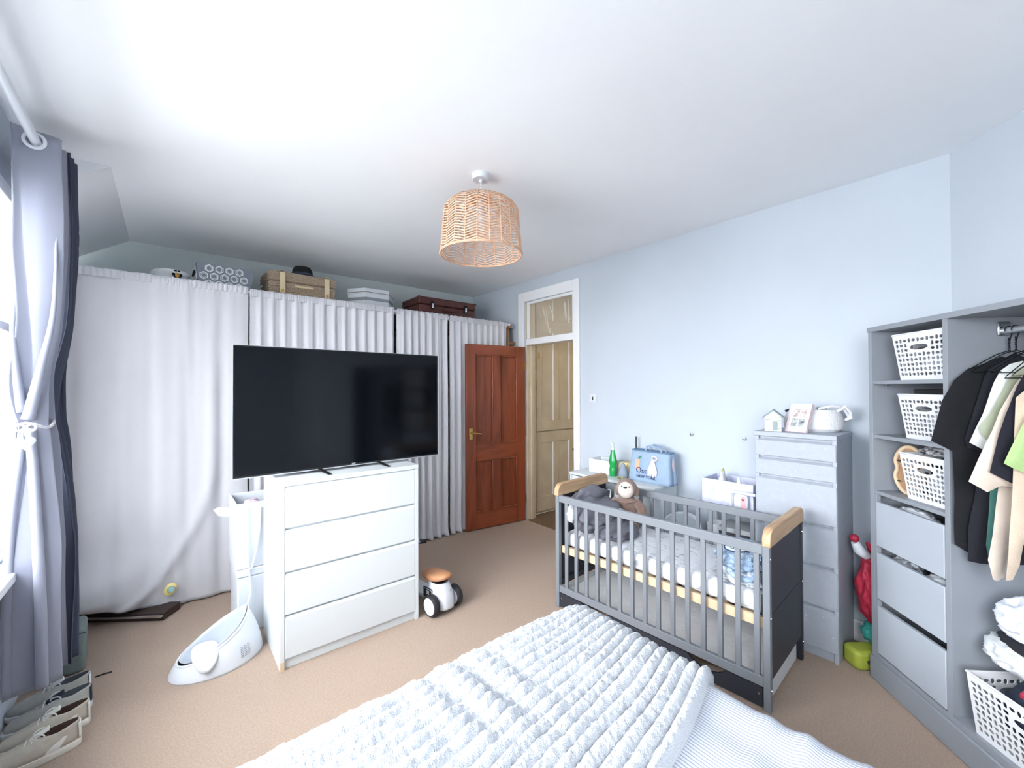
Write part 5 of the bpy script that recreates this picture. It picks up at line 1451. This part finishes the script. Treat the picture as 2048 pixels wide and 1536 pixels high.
# wooden double round tray behind the third basket
MT['trayin'] = mat('brown_tray_inside', '#a5805e', .7)
wt_ = thing('wooden_tray', 'pale wooden cloud shaped tray standing behind the lowest basket', 'tray', W(.115, .10, .966), WA + R(28))
def lobes(k):
    P = []
    for i in range(48):
        t = 2 * math.pi * i / 48; c, s_ = math.cos(t), math.sin(t)
        r = .062 * k * (1 + .0 * c); P.append((.060 * k * c * (1 - .22 * math.exp(-((s_ - .05) / .22) ** 2)), .118 + (.115 * k) * s_))
    return P
rim_ = [(p[0], 0, p[1]) for p in lobes(1)]
MB().tube(rim_, .009, 8, closed=True).build('rim', 'pine', wt_, smooth=True)
MB().prism(lobes(.97), .002, .008, 'y').build('back', 'trayin', wt_)
for z in (.06, .16): MB().sphere((-.04, -.004, z), .010, .003, .004, 8, 6).build('slot', 'black', wt_, smooth=True)

# ---- hanging clothes (outline in depth, height at a rail position)
G = {
 'black': (0.475, [(0.171, 1.616), (0.121, 1.59), (0.05, 1.565), (-0.0, 1.52), (-0.044, 1.439), (-0.069, 1.347), (-0.088, 1.272), (-0.046, 1.25), (-0.01, 1.23), (-0.007, 1.033), (-0.008, 0.855), (0.038, 0.823), (0.084, 0.815), (0.239, 0.801), (0.33, 0.845), (0.34, 1.518), (0.272, 1.569)]),
 'char': (0.5, [(0.196, 1.627), (0.116, 1.583), (0.086, 1.535), (0.061, 1.44), (0.014, 1.28), (0.023, 1.25), (0.067, 1.236), (0.047, 1.061), (0.021, 0.921), (0.017, 0.798), (0.064, 0.788), (0.214, 0.791), (0.305, 0.853), (0.315, 1.557)]),
 'teal': (0.528, [(0.102, 1.5), (0.202, 1.58), (0.262, 1.52), (0.262, 0.949), (0.127, 0.949), (0.116, 0.933), (0.094, 0.855), (0.08, 0.819), (0.068, 0.821), (0.058, 0.873), (0.07, 0.99)]),
 'white': (0.55, [(0.173, 1.591), (0.13, 1.58), (0.096, 1.553), (0.075, 1.509), (0.034, 1.383), (-0.015, 1.276), (0.027, 1.253), (0.091, 1.238), (0.173, 1.239), (0.261, 1.25), (0.265, 1.555)]),
 'olive': (0.574, [(0.175, 1.584), (0.132, 1.559), (0.104, 1.527), (0.072, 1.461), (0.035, 1.385), (-0.001, 1.337), (0.006, 1.312), (0.024, 1.289), (0.07, 1.279), (0.15, 1.252), (0.236, 1.254), (0.24, 1.555)]),
 'sand': (0.598, [(0.074, 1.451), (0.162, 1.549), (0.202, 1.5), (0.202, 0.942), (0.089, 0.942), (0.07, 0.844), (0.054, 0.778), (0.031, 0.762), (0.016, 0.77), (-0.0, 0.841), (0.018, 0.935), (0.045, 1.157)]),
 'cream': (0.622, [(0.159, 1.562), (0.111, 1.545), (0.077, 1.499), (0.027, 1.406), (0.001, 1.331), (-0.042, 1.229), (-0.081, 1.139), (-0.018, 1.1), (0.024, 1.125), (0.102, 1.121), (0.184, 1.123), (0.19, 1.516)]),
 'navy': (0.648, [(0.141, 1.57), (0.086, 1.544), (0.058, 1.489), (0.019, 1.389), (-0.004, 1.315), (-0.033, 1.179), (-0.001, 1.161), (0.037, 1.14), (0.096, 1.136), (0.175, 1.155), (0.181, 1.534)]),
 'beige': (0.674, [(0.029, 1.452), (0.125, 1.538), (0.154, 1.5), (0.144, 0.925), (0.048, 0.928), (0.034, 0.856), (0.012, 0.801), (-0.011, 0.796), (0.001, 0.908), (0.015, 1.116)]),
 'green': (0.7, [(0.111, 1.515), (0.065, 1.463), (0.03, 1.374), (-0.0, 1.304), (-0.036, 1.221), (-0.001, 1.201), (0.045, 1.182), (0.137, 1.184), (0.142, 1.48)]),
}
GC = {'black': ('#14161c', 'black t-shirt hanging first on the rail beside the wardrobe divider'), 'char': ('#1b1d26', 'near black long top hanging second on the rail'),
      'teal': ('#4d8078', 'teal knitted garment with only its hem showing on the rail'), 'white': ('#eef1f2', 'white t-shirt hanging on the wardrobe rail'),
      'olive': ('#a9b09a', 'pale olive t-shirt hanging over the white one'), 'sand': ('#d8cabd', 'long sand coloured sweatshirt hanging low on the rail'),
      'cream': ('#ecdccd', 'cream pink wide sleeved top on the rail'), 'navy': ('#1e1f2b', 'navy t-shirt hanging in front of the cream top'),
      'beige': ('#d6c5b1', 'beige ribbed trousers hanging near the frame edge'), 'green': ('#b4d391', 'light green t-shirt at the right edge of the picture')}
for i, (k, (s0, ol)) in enumerate(G.items()):
    MT['g_' + k] = mat('cloth_' + k, GC[k][0], .95, var=.12, vs=12, bump=.2, bs=300)
    o2 = ol
    t = thing('hanging_garment', GC[k][1], 'garment', (WX, WY, 0), WA, group='clothes hanging on the wardrobe rail')
    v_, f_ = pillow(o2, .0085, 6, .004, 20, i, .04)
    MB().add([(s0 + q, a, b) for a, b, q in v_], f_).build('cloth', 'g_' + k, t, smooth=True, angle=180)
    if k in ('black', 'char', 'white', 'olive', 'cream', 'navy', 'green'):
        v2 = [o2[j] for j in range(len(o2))]
        zmax = max(q[1] for q in o2)
        h_ = thing('wire_hanger', 'dark twisted wire hanger holding the ' + {'black': 'black t-shirt beside the divider', 'char': 'near black long top', 'white': 'white t-shirt', 'olive': 'pale olive t-shirt', 'cream': 'cream pink top', 'navy': 'navy t-shirt', 'green': 'light green t-shirt'}[k], 'hanger', (WX, WY, 0), WA, group='wire hangers on the wardrobe rail')
        sh_ = s0
        hook = [(sh_, .2 + .0155 * math.cos(a), 1.72 + .0155 * math.sin(a)) for a in [R(q) for q in range(-40, 181, 20)]] 
        hook = [(sh_, .2 + .0155 * math.cos(R(q)), 1.72 + .0155 * math.sin(R(q))) for q in range(200, -41, -20)]
        MB().tube(hook + [(sh_, .205, 1.69), (sh_, .2, 1.665), (sh_, .2, 1.635)], .0018, 6).build('hook', 'wire', h_, smooth=True)
        tw = MB()
        for ph in (0, math.pi): tw.tube([(sh_ + .0022 * math.cos(q * .9 + ph), .2 + .0022 * math.sin(q * .9 + ph), 1.69 - .0028 * q) for q in range(20)], .0016, 5)
        tw.build('twist', 'wire', h_, smooth=True)
        zs = min(1.56, zmax - .03)
        MB().tube([(sh_, .2, 1.637), (sh_, .17, 1.628), (sh_, .15, 1.620), (sh_, .05, zs), (sh_, .045, zs - .008), (sh_, .355, zs - .008), (sh_, .35, zs), (sh_, .25, 1.620), (sh_, .23, 1.628)], .0018, 6, closed=True).build('shoulder_wire', 'wire', h_, smooth=True)
# small things near the right edge
mg = thing('mint_garment', 'mint and pink child top hanging below the light green shirt', 'garment', (WX, WY, 0), WA, group='clothes hanging on the wardrobe rail')
MT['mintc'] = mat('mint_print', '#dff0ea', .9, col2='#9fd0c8', vs=20, det=2); MT['brownc'] = mat('brown_cloth', '#7d6253', .95, var=.2, vs=14)
v_, f_ = pillow([(.06, 1.155), (.09, 1.45), (.2, 1.53), (.22, 1.45), (.2, 1.09), (.075, 1.095)], .008, 5, .004, 20, 31, .045)
MB().add([(.724 + q, a, b) for a, b, q in v_], f_).build('cloth', 'mintc', mg, smooth=True, angle=180)
MB().sphere((.731, .074, 1.125), .006, .014, .022, 10, 6).build('pink_trim', 'pink', mg, smooth=True)
bgm = thing('brown_garment', 'brown crumpled garment hanging below the mint top', 'garment', (WX, WY, 0), WA, group='clothes hanging on the wardrobe rail')
v_, f_ = pillow([(.075, 1.10), (.10, 1.40), (.2, 1.52), (.22, 1.4), (.22, .98), (.11, .985), (.08, 1.02), (.062, 1.06)], .009, 5, .008, 25, 33, .04)
MB().add([(.748 + q, a, b) for a, b, q in v_], f_).build('cloth', 'brownc', bgm, smooth=True, angle=180)
# heap of clothes behind the basket
MT['paleblue'] = mat('pale_blue_cotton', '#dde3f0', .95, bump=.2, bs=300); MT['palegrey'] = mat('pale_grey_cotton', '#c9ced2', .95, bump=.2, bs=300); MT['blackc'] = mat('black_cotton', '#1a1c24', .95)
hp1 = thing('grey_garment', 'crumpled pale grey garment in the heap on top of the large basket', 'garment', W(.585, .165, .415), WA)
blob((0, 0, .055), (.135, .12, .065), .22, 1.5, 5, 16, True, -.05, 2).build('cloth', 'palegrey', hp1, smooth=True, angle=180)
hp2 = thing('black_garment', 'black garment squashed in the middle of the clothes heap', 'garment', W(.62, .165, .50), WA)
blob((0, 0, .03), (.125, .10, .04), .20, 1.6, 4, 17, True, -.03).build('cloth', 'blackc', hp2, smooth=True, angle=180)
hp3 = thing('pale_blue_garment', 'crumpled pale blue shirt on top of the clothes heap in the wardrobe', 'garment', W(.625, .165, .55), WA)
blob((0, 0, .065), (.125, .115, .085), .22, 1.5, 5, 18, True, -.06, 2).build('cloth', 'paleblue', hp3, smooth=True, angle=180)
